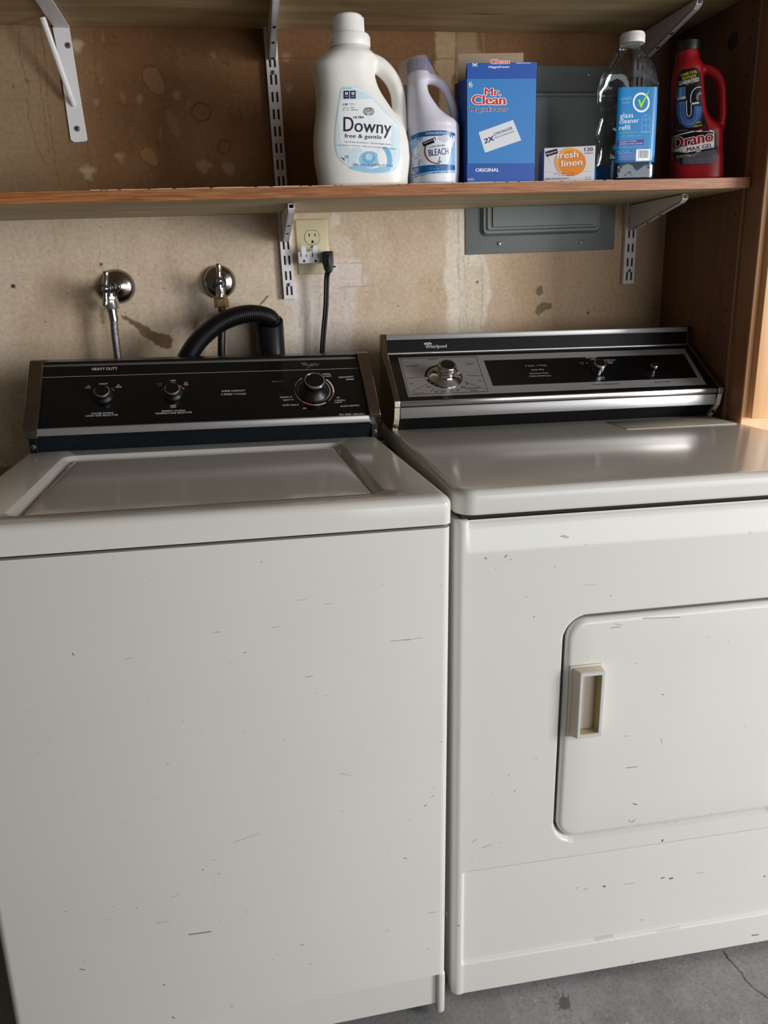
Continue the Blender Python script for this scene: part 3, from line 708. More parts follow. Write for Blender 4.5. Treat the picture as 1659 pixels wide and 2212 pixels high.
b = bmesh.new(); q = P(675, 533, 1, -.0065); screw(b, q.x, q.z, -.0062, .0032, ang=.5, cross=False); wobj('screw', b, [screw_m, slot_m], plate)
# three-way adapter
a0, a1 = P(643, 534, 1, -.034), P(712, 570, 1, -.034)
b = bmesh.new(); ax0, ax1, az1, az0 = a0.x, a1.x, P(660, 545, 1, -.034).z, P(660, 569, 1, -.034).z
az1 = P(660, 544, 1, -.034).z
rbox(b, ax0, ax1, -.034, -.0085, az0, az1, .0015, 2)
for u in (656, 681):
    c = P(u, 540, 1, -.034); prism(b, [(c.x + .0053 * math.cos(t), c.z + .0035 + .0053 * math.sin(t)) for t in [k * PI / 10 for k in range(11)]] + [(c.x - .0053, c.z - .010), (c.x + .0053, c.z - .010)], -.0352, -.0335, 'y', 0)
for u0 in (650, 675):
    for du in (0, 12): c = P(u0 + du, 551, 1, -.034); rbox(b, c.x - .0009, c.x + .0009, -.0343, -.033, c.z - .004, c.z + .004, mi=1)
    c = P(u0 + 7, 563.5, 1, -.034); prism(b, [(c.x + .0024 * math.cos(t), c.z + .0024 * math.sin(t)) for t in [k * PI / 8 for k in range(9)]] + [(c.x - .0024, c.z - .0028), (c.x + .0024, c.z - .0028)], -.0343, -.033, 'y', 1)
tag(obj('outlet_adapter', b, [white_pl, slot_m], None, 35), 'white three way plug adapter plugged into the ivory outlet', 'adapter')
cord = thing('power_cord', 'black power cord plugged into the white adapter, hanging behind the machines', 'power cord', loc=(P(708, 560, 1, -.045).x, -.05, 1.10))
bpy.context.view_layer.update()
c = P(708, 560, 1, -.045); b = bmesh.new()
zt = P(708, 543, 1, -.045).z; zb = P(708, 590, 1, -.045).z
prism(b, [(c.x - .0115, zt), (c.x + .0115, zt), (c.x + .0115, zt - .022), (c.x + .0085, zb + .006), (c.x + .005, zb), (c.x - .005, zb), (c.x - .0085, zb + .006), (c.x - .0125, zt - .020)], -.058, -.0345, 'y', 0, .003, seg=3)
rbox(b, c.x - .004, c.x + .004, -.0595, -.0575, zb + .012, zt - .008, .0015, 2); rbox(b, c.x + .0085, c.x + .0165, -.047, -.043, zb + .011, zb + .0145, .001, 1)
wobj('plug', b, [rubber], cord, 40)
b = bmesh.new()
for s in (-1, 1):
    path = smoothpath([Vector((c.x + s * .0026, -.046, zb + .004)), P(706, 600, 1, -.04) + Vector((s * .0026, 0, 0)), P(704, 660, 1, -.035) + Vector((s * .0026, 0, 0)), P(699, 720, 1, -.03) + Vector((s * .0026, 0, 0)), P(695, 775, 1, -.03) + Vector((s * .0026, 0, 0)), P(692, 850, 1, -.03) + Vector((s * .0026, 0, 0))], 6)
    tube(b, path, .0034, 8)
wobj('cable', b, [rubber], cord, 60)

# ---- water valves
def valve(name, u, v, hub_px, hub_y, nut_px, label, hose_label, braided, tilt, body_dx):
    w = P(u, v); t = thing(name, label, 'valve', loc=(w.x, 0, w.z)); bpy.context.view_layer.update()
    b = bmesh.new(); lathe(b, [(.0355, -.0002), (.0355, .003), (.034, .008), (.030, .0135), (.022, .018), (.014, .0195), (.011, .0235), (.009, .024)], to((w.x, 0, w.z), FRONT), 40)
    wobj('escutcheon', b, [chrome_dull], t, 50)
    hb = P(*hub_px, 1, hub_y); j = Vector((w.x + body_dx, -.045, w.z - .002)); b = bmesh.new()
    tube(b, [Vector((w.x, -.01, w.z)), Vector((w.x + body_dx * .3, -.030, w.z)), j], .0095, 20)
    tube(b, [j, hb + Vector((0, .006, 0))], lambda s: .0115 if s < .5 else .008, 20)
    d = (hb - j).normalized()
    for f, r in ((.12, .0135), (.35, .0125), (.55, .0118)):
        q = j.lerp(hb, f); lathe(b, [(r, -.002), (r, .002)], to(q, d), 20)
    nt = P(*nut_px, 1, -.045)
    tube(b, [j, Vector((nt.x, -.045, nt.z + .012))], .0105, 20)
    wobj('valve_body', b, [chrome_dull if braided else chrome_dull], t, 50)
    b = bmesh.new(); hd = Vector((math.sin(tilt), 0, math.cos(tilt)))
    tube(b, [hb + Vector((0, .003, 0)), hb - Vector((0, .006, 0))], .0085, 20)
    lathe(b, [(.0058, -.001), (.0055, .003), (.003, .0048), (.0005, .0052)], to(hb - Vector((0, .006, 0)), FRONT), 20)
    for s in (-1, 1):
        tube(b, [hb + hd * .004 * s, hb + hd * .014 * s, hb + hd * .024 * s, hb + hd * .032 * s + Vector((0, -.002, 0)), hb + hd * .0345 * s + Vector((0, -.002, 0))], lambda q_: .0036 + .003 * q_ if q_ < .95 else .004, 14, squash=.75)
    wobj('handle', b, [chrome], t, 50)
    b = bmesh.new(); lathe(b, [(.0145, -.012), (.0155, -.010), (.0155, .006), (.0135, .008), (.0135, .013)] , to((nt.x, -.045, nt.z)), 6 if not braided else 12)
    wobj('nut', b, [brass if not braided else alu_trim], t, 30)
    h = thing('supply_hose', hose_label, 'hose', loc=(nt.x, -.045, 1.0)); bpy.context.view_layer.update()
    if braided:
        path = smoothpath([(nt.x + .001, -.045, nt.z - .034), P(248, 720, 1, -.047), P(256, 785, 1, -.05), P(262, 850, 1, -.06)], 8)
        b = bmesh.new(); tube(b, path, .0078, 16); wobj('braided_sleeve', b, [braid], h, 60)
        b = bmesh.new(); tube(b, [(nt.x, -.045, nt.z - .010), (nt.x + .001, -.045, nt.z - .036)], .0092, 16); lathe(b, [(.0105, -.002), (.0105, .002)], to((nt.x, -.045, nt.z - .016)), 16)
        wobj('ferrule', b, [chrome_dull], h, 50)
    else:
        path = smoothpath([(nt.x + .001, -.045, nt.z - .026), P(479, 720, 1, -.043), P(478, 785, 1, -.043), P(478, 850, 1, -.05)], 8)
        b = bmesh.new(); tube(b, path, .0082, 16); wobj('rubber_sleeve', b, [rubber], h, 60)
        b = bmesh.new(); tube(b, [(nt.x, -.045, nt.z - .008), (nt.x, -.045, nt.z - .034)], .0085, 16); wobj('ferrule', b, [rust], h, 50)
    return t
valve('water_valve', 255, 619, (228, 624), -.078, (240, 655), 'left chrome water valve with tee handle and bright nut', 'braided steel supply hose hanging from the left water valve', True, .16, -.012)
valve('water_valve', 474, 609, (474, 607), -.075, (478, 652), 'right chrome water valve with upright handle and brass nut', 'black rubber supply hose under the right water valve', False, .03, .002)

# ---- standpipe and drain hose
cx_, cy_ = (P(552, 700, 1, -.045).x + P(611, 690, 1, -.045).x) / 2, -.045
ztop = P(582, 692, 1, cy_).z; b = bmesh.new()
lathe(b, [(.0245, -.30), (.0305, -.30), (.0305, -.001), (.0295, 0), (.0275, 0), (.0265, -.002), (.0265, -.30)], to((cx_, cy_, ztop), (.02, 0, 1)), 40, cap=False)
for v in b.verts:      # the pipe end is sawn at a slant, lower towards the room
    if v.co.z > ztop - .05: v.co.z += (v.co.y - cy_) * .5
tag(obj('standpipe', b, [abs_m], None, 50), 'wide black plastic standpipe against the wall that swallows the drain hose', 'pipe')
b = bmesh.new()
ctrl = [P(385, 830, 1, -.105), P(404, 775, 1, -.105), P(432, 733, 1, -.100), P(478, 696, 1, -.09), P(528, 679, 1, -.075), P(566, 680, 1, -.058), P(588, 692, 1, -.042), Vector((cx_ + .006, cy_ + .003, ztop - .03)), Vector((cx_ + .006, cy_, ztop - .09))]
path = smoothpath(ctrl, 40); cum = [0]
for i in range(1, len(path)): cum.append(cum[-1] + (path[i] - path[i - 1]).length)
L = cum[-1]; N = int(L / .0007); pts = []; k = 0
for i in range(N + 1):
    s = i * L / N
    while k < len(cum) - 2 and cum[k + 1] < s: k += 1
    pts.append(path[k].lerp(path[k + 1], (s - cum[k]) / max(1e-9, cum[k + 1] - cum[k])))
tube(b, pts, lambda t: (.0205 - .0035 * min(1, t * 1.2)) + .0011 * math.sin(2 * PI * t * L / .0042), 24)
tag(obj('drain_hose', b, [rubber], None, 80), 'thick corrugated black drain hose arching into the standpipe', 'hose')

# ================================================================== APPLIANCES
def rings(bm, loops, cap0=True, cap1=True, mi=0):
    b = bmesh.new(); R_ = [[b.verts.new(p) for p in L_] for L_ in loops]; n = len(loops[0])
    for i in range(len(R_) - 1):
        for k in range(n): b.faces.new((R_[i][k], R_[i][(k + 1) % n], R_[i + 1][(k + 1) % n], R_[i + 1][k]))
    if cap0: b.faces.new(R_[0][::-1])
    if cap1: b.faces.new(R_[-1])
    bmesh.ops.recalc_face_normals(b, faces=b.faces); put(bm, b, None, mi)
def slab(bm, x0, x1, y0, y1, z0, z1, rc, re, re0=0.002, n=6, mi=0):
    """horizontal slab with plan corner radius rc and top edge radius re"""
    L_ = []
    for k in range(4):
        a = PI / 2 * k / 3; s = re0 * (1 - math.sin(a)); L_.append([(p[0], p[1], z0 + re0 * (1 - math.cos(a))) for p in rrect(x0 + s, x1 - s, y0 + s, y1 - s, max(rc - s, .001), n)])
    for k in range(7):
        a = PI / 2 * k / 6; s = re * (1 - math.cos(a)); L_.append([(p[0], p[1], z1 - re + re * math.sin(a)) for p in rrect(x0 + s, x1 - s, y0 + s, y1 - s, max(rc - s, .001), n)])
    rings(bm, L_, True, True, mi)
def setin(o, parent, R3=None, T=(0, 0, 0)):
    o.parent = parent; o.matrix_basis = Matrix.Translation(Vector(T)) @ (R3.to_4x4() if R3 else Matrix.Identity(4)); return o
def marks(F, y, specs, bm, mats, n_rand, box, seed, cols):
    """small chips and scuffs on a front panel"""
    k = Ink(F, y); rr = random.Random(seed)
    for u0, v0, u1, v1, w, m in specs: k.line([(u0, v0), (u1, v1)], w, m, .4)
    for i in range(n_rand):
        u = rr.uniform(box[0], box[1]); v = rr.uniform(box[2], box[3]); L_ = rr.uniform(1.5, 9); a = rr.uniform(-.6, .3)
        k.line([(u, v), (u + L_ * math.cos(a), v + L_ * math.sin(a))], rr.uniform(.5, 1.3), rr.choice(cols), .4)
    k.into(bm, mats)

# ---------------------------------------------------------------- washer
WH = .9303
wa = thing('washing_machine', 'bisque top loading washing machine with black control console, on the left', 'washing machine', FW)
b = bmesh.new(); mats = [enamel, gapm, grime]
rbox(b, -.671, 0, .0005, .655, .0985, .8845, .012, 4, edges=lambda e: abs(e.verts[0].co.z - e.verts[1].co.z) > .5)
for x0, x1 in ((-.0150, 0), (-.671, -.656)): rbox(b, x0, x1, .0005, .05, .012, .1, .006, 3)
rbox(b, -.658, -.013, .0075, .05, .030, .0965, .001, 1)
rbox(b, -.671, -.655, .03, .655, .012, .1); rbox(b, -.016, -.001, .03, .655, .012, .1); rbox(b, -.66, -.01, .04, .6, .03, .1)
rbox(b, -.662, -.008, .012, .64, .880, .892, mi=1)
marks(FW, .0005, [(408, 2019, 456, 2012, 2, scuff), (338, 1994, 365, 1990, 1.5, scuff2), (845, 1385, 885, 1381, 2, scuff2), (876, 1383, 912, 1377, 1.5, scuff2), (156, 1410, 160, 1416, 2, scuff), (462, 1366, 476, 1365, 2, scuff2), (640, 1297, 662, 1294, 1, scuff2), (700, 1306, 718, 1303, 1, scuff2), (587, 1356, 605, 1353, 1.6, scuff2), (660, 1463, 676, 1460, 2, scuff2), (172, 2093, 184, 2095, 1.5, scuff), (352, 2126, 356, 2129, 2, scuff), (963, 1968, 966, 1978, 2, scuff), (925, 1972, 942, 1970, 1.6, scuff2), (735, 1670, 758, 1675, 1.2, scuff2), (270, 1425, 285, 1420, 1.2, scuff2), (295, 1960, 299, 1963, 2.5, scuff2), (470, 1888, 476, 1886, 1.5, scuff2), (370, 1938, 384, 1934, 1.2, scuff2), (360, 1650, 366, 1652, 2, scuff2), (500, 2172, 505, 2175, 3, scuff2), (372, 2196, 378, 2200, 2, scuff), (505, 1820, 560, 1800, 1, scuff2)], b, mats, 60, (40, 960, 1180, 2150), 3, [scuff2, scuff2, scuff2, scuff2, scuff, grime])
obj('cabinet', b, mats, wa, 35)
b = bmesh.new()
def loop(x0, x1, y0, y1, r, z): return [(p[0], p[1], z) for p in rrect(x0, x1, y0, y1, r, 8)]
LX0, LX1, LY0, LY1 = -.5755, -.0985, .052, .452
L_ = [loop(-.666, -.004, .004, .66, .012, .888)]
L_ += [loop(-.6715, .0015, -.0015, .666, .014, .890), loop(-.6715, .0015, -.0015, .666, .014, .9165)]
for k in range(1, 7):
    a = PI / 2 * k / 6; s = .013 * (1 - math.cos(a)); L_.append(loop(-.6715 + s, .0015 - s, -.0015 + s, .666 - s, .014, WH - .013 + .013 * math.sin(a)))
g = .0035
def hole(l, r_, f, k, rc, z): return loop(LX0 - g - l, LX1 + g + r_, LY0 - g - f, LY1 + g + k, rc, z)
L_ += [hole(.019, .014, .006, .010, .026, WH + .0001), hole(.015, .0115, .004, .0085, .024, WH - .0006), hole(.003, .003, .0012, .002, .019, WH - .0085), hole(0, 0, 0, 0, .018, WH - .012), hole(-.001, -.001, -.001, -.001, .017, WH - .026)]
rings(b, L_); obj('top_deck', b, enamel, wa, 20)
b = bmesh.new(); L_ = []
def lidloop(s, z):
    out = rrect(LX0 + s, LX1 - s, LY0 + s, LY1 - s, max(.016 - s * .3, .004), 8)
    m_ = max(.02, s + .017); x0, x1 = LX0 + m_, LX1 - m_; fade = max(0, 1 - s / .03)
    fr = [(x, LY0 + s - .010 * fade * (math.sin(min(1, max(0, (x + .420) / .22)) * PI) ** 1.5)) for x in np.linspace(x0, x1, 60)]
    pts = out[:27] + fr + out[27:]
    return [(p[0], p[1], z) for p in pts]
for s, z in ((.004, WH - .020), (.001, WH - .014), (0, WH - .0105), (.001, WH - .0078), (.0035, WH - .0060), (.009, WH - .0052), (.02, WH - .0046), (.04, WH - .0042)): L_.append(lidloop(s, z))
rings(b, L_); obj('lid', b, enamel, wa, 50)

con = bmesh.new()
prism(con, [(.517, WH - .001), (.509, .962), (.492, .966), (.492, .976), (.602, 1.083), (.655, 1.088), (.655, WH - .001)], -.654, -.009, 'x', 0)
con_o = obj('control_console', con, [navy], wa)
A1 = 47.9; T1 = (0, .4865, .9795); FF = sub(FW, RX(-A1), T1); HF = .152
b = bmesh.new(); mats = [black_gloss]
rbox(b, -.637, -.022, 0, .004, .0, HF, .0003, 1)
ik = Ink(FF, 0); wt = ink((206, 206, 206)); dim = ink((120, 120, 124)); tan = ink((140, 128, 112)); redk = ink((176, 92, 74))
# separator rule and lettering
zr = P(430, 806, 1, 0, FF).z
def rule(z, w, m): ik._add([(-.637, 0, z), (-.022, 0, z), (-.022, 0, z + w), (-.637, 0, z + w)], [(0, 1, 2, 3)], m, 1)
rule(zr, .0008, ink((190, 190, 190)))
ik.text('HEAVY DUTY', 199, 800.5, 254, 799, 6.2, wt, 2, .012)
for s, a, m_ in (('WATER SAVING', (197, 895.5, 245, 893.5), wt), ('LOAD SIZE SELECTOR', (185, 900.5, 255, 898), wt), ('ENERGY SAVING', (350, 890, 400, 888.5), wt), ('TEMPERATURE SELECTOR', (335, 895.5, 415, 892.5), wt), ('SUPER CAPACITY', (479, 847, 530, 845.5), wt), ('2 SPEED 7 CYCLE', (478, 854, 531, 852.5), wt), ('REGULAR', (587, 826, 613, 825), dim), ('PERMANENT', (732, 817, 764, 815), wt), ('PRESS', (748, 821.5, 765, 820.5), wt), ('KNITS GENTLE', (736, 879.5, 776, 877), wt), ('PULL START - PUSH STOP', (733, 897.5, 788, 896), wt), ('NORMAL 12', (605, 860, 631, 859), wt), ('HEAVY 14', (612, 866, 634, 865), wt), ('SUPER WASH 8', (611, 877, 645, 876), wt), ('OFF', (654, 884, 662, 883.5), wt), ('NORMAL', (697, 810, 714, 809.5), wt), ('8 LIGHT', (700, 814.5, 716, 814), wt), ('OFF', (727, 861, 734, 860.5), wt), ('6 NORMAL', (724, 866.5, 746, 866), wt), ('5 LIGHT', (722, 871, 739, 870.5), wt), ('EX', (189, 836, 195, 835.7), wt), ('SMALL', (184, 839.5, 198, 839), wt), ('MEDIUM', (215, 831, 232, 830.5), wt), ('EX', (253, 834, 259, 833.5), wt), ('LARGE', (249, 838, 263, 837.5), wt), ('COLD', (339, 831, 350, 830.5), dim), ('COLD', (340, 835, 350, 834.5), dim), ('WARM', (368, 824, 379, 823.5), wt), ('COLD', (369, 828, 379, 827.5), dim), ('HOT', (398, 829, 406, 828.5), wt), ('COLD', (397, 833, 407, 832.5), wt), ('WARM', (368, 878, 380, 877.5), wt), ('WARM', (368, 881.5, 380, 881), wt)):
    ik.text(s, *a, 3.6 if a[2] - a[0] > 45 else 3.0, m_, 2, .01)
ik.line([(387, 833), (398, 841)], 2.6, redk, 2); ik.line([(352, 840), (348, 844)], 2, dim, 2); ik.line([(241, 838), (247, 845)], 1.6, dim, 2)
ik.text('Whirlpool', 653, 791.5, 688, 790, 6, dim, 2); ik.line([(650, 785), (662, 784.5)], 1.4, dim, 2); ik.line([(661, 796), (668, 793), (674, 786), (683, 783.5)], .8, dim, 2)
c0 = P(678.5, 843, 1, 0, FF); RB = .0405
def arc(r0, r1, d0, d1, m, layer=2):
    n = max(4, int(abs(d1 - d0) / 6)); pts = []; fs = []
    for k in range(n + 1):
        a = math.radians(d0 + (d1 - d0) * k / n); pts += [(c0.x + r1 * math.cos(a), 0, c0.z + r1 * math.sin(a)), (c0.x + r0 * math.cos(a), 0, c0.z + r0 * math.sin(a))]
        if k: fs.append((2 * k - 2, 2 * k, 2 * k + 1, 2 * k - 1))
    ik._add(pts, fs, m, layer)
arc(.0375, RB, -60, -95, ink((190, 190, 194))); arc(.0375, RB, -95, -132, redk); arc(.0375, RB, 45, -12, ink((200, 200, 204))); arc(.0375, RB, -14, -24, redk); arc(.0375, RB, -26, -50, ink((90, 88, 86)))
arc(.0375, RB, 122, 160, ink((150, 150, 154))); arc(.0375, RB, 162, 225, ink((74, 74, 80))); arc(.031, .0335, 130, 400, tan)
ik.into(b, mats); setin(obj('control_panel', b, mats, None), con_o, RX(-A1), T1)
# trims
b = bmesh.new(); rbox(b, -.640, -.019, .479, .4895, .9655, .9795, .002, 2); obj('front_trim', b, alu, con_o, 40)
b = bmesh.new(); rbox(b, -.637, -.022, -.0012, .003, HF, HF + .007, .001, 2); setin(obj('top_trim', b, alu_trim, None, 40), con_o, RX(-A1), T1)
b = bmesh.new(); prism(b, [(.602, 1.086), (.655, 1.0885), (.655, 1.0915), (.600, 1.0905)], -.66, -.003, 'x'); obj('top_cover', b, black_m, con_o)
for x0, x1 in ((-.661, -.636), (-.023, .0035 - .004)):
    b = bmesh.new(); prism(b, [(.476, .978), (.478, .985), (.596, 1.0925), (.602, 1.095), (.650, 1.093), (.650, .972), (.50, .972)], x0, x1, 'x', 0, .0012, seg=1)
    obj('end_cap', b, bronze, con_o, 30)
    b = bmesh.new(); prism(b, [(.4762, .9775), (.482, .962), (.512, .958), (.512, .9775)], x0 + .0005, x1 - .0005, 'x', 0, .001, seg=1); obj('end_cap_foot', b, chrome_dull, con_o, 30)
for x in (-.6535, -.0065):
    b = bmesh.new(); rbox(b, x - .007, x + .007, .508, .56, WH - .001, .963, .001, 1); screw(b, x, .942, .508, .0045, 1, 2); obj('foot_bracket', b, [black_m, screw_m, slot_m], con_o)
def knob(name, px, h, prof, mats, mis, R_, T_, F_, parent, grip=0, gr=None, gz=None, label=None):
    """knob whose cap centre appears at px; profile (r, height) along the face normal"""
    c = P(*px, 1, -h, F_); b = bmesh.new(); m = to((c.x, 0, c.z), FRONT)
    for (pf, mi) in zip(prof, mis): lathe(b, pf, m, 36, mi, cap=False)
    for k in range(grip):
        a = 2 * PI * k / grip; rbox(b, gr - .0006, gr + .0006, -.0006, .0006, gz[0], gz[1], mi=mis[0], mat=m @ Matrix.Rotation(a, 4, 'Z'))
    o = setin(obj(name, b, mats, None, 40), parent, R_, T_)
    if label: o['label'] = label
    return o
sk = [[(.0185, 0), (.0185, .002), (.0140, .006), (.0138, .014)], [(.0142, .012), (.0142, .0155), (.0128, .0165)], [(.0128, .0150), (.0128, .0158), (.0001, .0158)]]
for px in ((219.5, 844), (371.6, 839)): knob('selector_knob', px, .0158, sk, [rubber, alu_trim, black_gloss], [0, 1, 2], RX(-A1), T1, FF, con_o)
knob('timer_knob', (679.5, 821.5), .034, [[(.030, 0), (.030, .003), (.0275, .006), (.020, .012), (.0175, .018), (.0205, .026), (.0205, .0315)], [(.0205, .031), (.0198, .0345), (.0182, .0355), (.0178, .034)], [(.0178, .0340), (.0001, .0340)]], [rubber, alu_trim, black_gloss], [0, 1, 2], RX(-A1), T1, FF, con_o)

# ---------------------------------------------------------------- dryer
dr = thing('clothes_dryer', 'bisque clothes dryer with silver trimmed console and front door, on the right', 'dryer', FD)
DWd = .731
DX0, DX1, DZ0, DZ1 = .1795, .604, .3135, .7135
def sdr(x, z, x0, x1, z0, z1, r):
    cx, cz = (x0 + x1) / 2, (z0 + z1) / 2; qx = np.abs(x - cx) - (x1 - x0) / 2 + r; qz = np.abs(z - cz) - (z1 - z0) / 2 + r
    return np.hypot(np.maximum(qx, 0), np.maximum(qz, 0)) + np.minimum(np.maximum(qx, qz), 0) - r
def sst(t): t = np.clip(t, 0, 1); return t * t * (3 - 2 * t)
xs = np.concatenate([np.array([0, .0004, .0012, .0024, .004, .006, .008, .010, .012]), np.arange(.0135, .70, .0022), np.arange(.70, .725, .004), DWd - np.array([.012, .010, .008, .006, .004, .0024, .0012, .0004, 0])])
zs = np.concatenate([np.array([.012, .0125, .014, .016]), np.arange(.018, .882, .0022), np.array([.8815, .883, .8845, .8855])]); zs = np.unique(zs)
XX, ZZ = np.meshgrid(xs, zs); r = .012
YY = np.where(XX < r, r - np.sqrt(np.clip(r * r - (r - XX) ** 2, 0, None)), 0) + np.where(XX > DWd - r, r - np.sqrt(np.clip(r * r - (XX - DWd + r) ** 2, 0, None)), 0)
YY += .004 * sst((.016 - ZZ) / .004) + .004 * sst((ZZ - .882) / .0035)
inx = sst((XX - .0145) / .006) * sst((DWd - .0145 - XX) / .006)
YY += inx * .0065 * sst((.2745 - ZZ) / .005) * sst((ZZ - .078) / .004)            # lower recessed panel
YY += inx * .0055 * sst((ZZ - .828) / .05) * sst((.886 - ZZ) / .007)                 # hollow along the top
YY += inx * .0015 * sst((.080 - ZZ) / .002)
SD = sdr(XX, ZZ, DX0, DX1, DZ0, DZ1, .034); YY += .012 * sst(1 - (SD - .0025) / .007) + .014 * (SD < .0028)
me_b = bmesh.new(); nz_, nx_ = XX.shape
vv = [[me_b.verts.new((XX[j, i], YY[j, i], ZZ[j, i])) for i in range(nx_)] for j in range(nz_)]
for j in range(nz_ - 1):
    for i in range(nx_ - 1): me_b.faces.new((vv[j][i], vv[j][i + 1], vv[j + 1][i + 1], vv[j + 1][i]))
mats = [enamel_d, gapm]
rbox(me_b, 0, DWd, .0270, .034, .016, .882); rbox(me_b, 0, .02, .0119, .655, .016, .885); rbox(me_b, DWd - .02, DWd, .0119, .655, .016, .885); rbox(me_b, .02, DWd - .02, .03, .655, .03, .885)
rbox(me_b, .010, DWd - .01, .012, .64, .880, .8935, mi=1)
dbv = bvh_of(me_b)
ik = Ink(FD, 0, dbv, .02, .0002, .0001); rr = random.Random(8)
for u0, v0, u1, v1, w, m_ in [(1212, 1159, 1226, 1163, 1.2, scuff), (1216, 1157, 1231, 1161, 1, scuff), (1048, 1204, 1051, 1208, 2, scuff), (1090, 1204, 1096, 1199, 1.4, scuff), (1430, 1818, 1432, 1813, 3, scuff), (1306, 1921, 1312, 1920, 3, scuff), (1265, 1928, 1274, 1924, 1.5, scuff2), (1432, 1903, 1440, 1901, 2, scuff), (1450, 1904, 1458, 1902, 3, scuff), (1510, 1892, 1525, 1890, 1.4, scuff2), (1352, 1916, 1375, 1913, 1.2, scuff2), (1420, 2015, 1470, 2006, 2, scuff2), (1294, 2036, 1296, 2040, 2, scuff2), (1330, 2030, 1336, 2036, 1.6, scuff2), (1365, 2080, 1370, 2078, 2, scuff2), (1625, 2022, 1640, 2020, 2, scuff), (1654, 1898, 1659, 1899, 2, scuff), (990, 1998, 992, 2001, 2, scuff), (1020, 1820, 1030, 1812, 1, scuff2), (1040, 1832, 1062, 1824, 1.2, scuff2), (1264, 1264, 1290, 1262, 1, scuff2)]: ik.line([(u0, v0), (u1, v1)], w, m_, 1)
for i in range(45):
    u = rr.uniform(1010, 1640); v = rr.uniform(1150, 2080)
    if 1200 < u and 1320 < v < 1800: continue
    L0 = rr.uniform(1.5, 8); a = rr.uniform(-.8, .2); ik.line([(u, v), (u + L0 * math.cos(a), v + L0 * math.sin(a))], rr.uniform(.5, 1.2), rr.choice([scuff2, scuff2, scuff]), 1)
for u in range(1290, 1330, 6): ik.line([(u, 2036 - (u - 1290) * .18), (u + 1, 2030 - (u - 1290) * .18)], 1, scuff2, 1)
ik.into(me_b, mats)
obj('cabinet', me_b, mats, dr, 40)
b = bmesh.new(); slab(b, -.0005, DWd + .0005, -.002, .66, .8925, WH, .030, .011, .005, 10); obj('top_deck', b, enamel_d, dr, 50)
b = bmesh.new()     # small flush service lid in the top
f = P(1318, 915, 2, WH, FD); lx0, lx1, ly0, ly1 = .468, .712, .405, .497
rbox(b, lx0, lx1, ly0, ly1, WH - .001, WH + .0016, .0012, 2); rbox(b, lx0 - .002, lx1 + .002, ly0 - .002, ly1 + .002, WH - .001, WH + .0003, mi=1)
obj('lint_screen_lid', b, [M_('service_lid', (178, 172, 158), .45), cream], dr, 35)
# door
b = bmesh.new(); L_ = []
for s, y in ((.003, .0155), (.0005, .012), (0, .008), (.0008, .0045), (.003, .0018), (.006, .0003), (.010, -.0004), (.05, -.0006)):
    L_.append([(p[0], y, p[1]) for p in rrect(DX0 + s, DX1 - s, DZ0 + s, DZ1 - s, max(.033 - s * .6, .01), 10)])
rings(b, L_); mats = [enamel_d]
ik = Ink(FD, -.0006); 
for u0, v0, u1, v1, w, m_ in [(1352, 1659, 1377, 1656, 1, scuff), (1367, 1736, 1377, 1738, 2, scuff), (1358, 1772, 1366, 1776, 2, scuff2), (1366, 1776, 1372, 1770, 2, scuff2), (1456, 1776, 1466, 1774, 2, scuff2), (1348, 1590, 1360, 1590, 1.4, scuff2), (1430, 1500, 1434, 1501, 1.5, scuff), (1428, 1595, 1430, 1605, 1, scuff2), (1330, 1348, 1345, 1350, 2, scuff2), (1390, 1336, 1470, 1333, 1.5, grime), (1320, 1356, 1340, 1354, 1.5, grime)]: ik.line([(u0, v0), (u1, v1)], w, m_, 1)
for i in range(18):
    u = rr.uniform(1235, 1640); v = rr.uniform(1350, 1770); ik.line([(u, v), (u + rr.uniform(1, 7), v + rr.uniform(-2, 2))], rr.uniform(.4, 1), scuff2, 1)
ik.into(b, mats)
door = obj('door', b, mats, dr, 40)
b = bmesh.new()
h0, h1 = P(1232, 1510, 1, -.001, FD), P(1297, 1510, 1, -.001, FD); hx0, hx1 = .1865, .2375; hz1, hz0 = .634, .513
rbox(b, hx0 - .001, hx1 + .001, -.0035, .002, hz0 - .002, hz1 + .003, .0012, 2)
fx0, fx1 = hx0 + .0085, hx1 - .001; tz0, tz1 = hz0 + .003, hz1 - .0015; wl_ = .0055; yt = -.0185
L_ = [[(p[0], -.003, p[1]) for p in rrect(hx0 + .002, hx1, hz0, hz1, .002, 3)], [(p[0], yt, p[1]) for p in rrect(fx0, fx1, tz0, tz1, .003, 3)],
      [(p[0], yt, p[1]) for p in rrect(fx0 + wl_, fx1 - wl_, tz0 + wl_ * 1.3, tz1 - wl_ * 1.3, .0022, 3)], [(p[0], .000, p[1]) for p in rrect(fx0 + wl_ + .0008, fx1 - wl_ - .0008, tz0 + wl_ * 1.3 + .001, tz1 - wl_ * 1.3 - .001, .0018, 3)]]
rings(b, L_[:3], False, False, 0); rings(b, L_[2:], False, True, 1)
b2 = bmesh.new(); A = rrect(fx0 + .001, fx1 - .001, tz0 + .001, tz1 - .001, .0025, 3); B = rrect(fx0 + wl_ - .0008, fx1 - wl_ + .0008, tz0 + wl_ * 1.3 - .0008, tz1 - wl_ * 1.3 + .0008, .002, 3)
va = [b2.verts.new((p[0], yt - .0006, p[1])) for p in A]; vb = [b2.verts.new((p[0], yt - .0006, p[1])) for p in B]
for i in range(len(A)): b2.faces.new((va[i], vb[i], vb[(i + 1) % len(A)], va[(i + 1) % len(A)]))
put(b, b2, None, 2)
o = obj('handle', b, [M_('handle_plastic', (206, 194, 178), .4), M_('handle_hollow', (176, 164, 128), .45), M_('handle_rim', (226, 226, 232), .3, metal=.4)], door, 30); o['label'] = 'pale rectangular pull with a hollow centre'
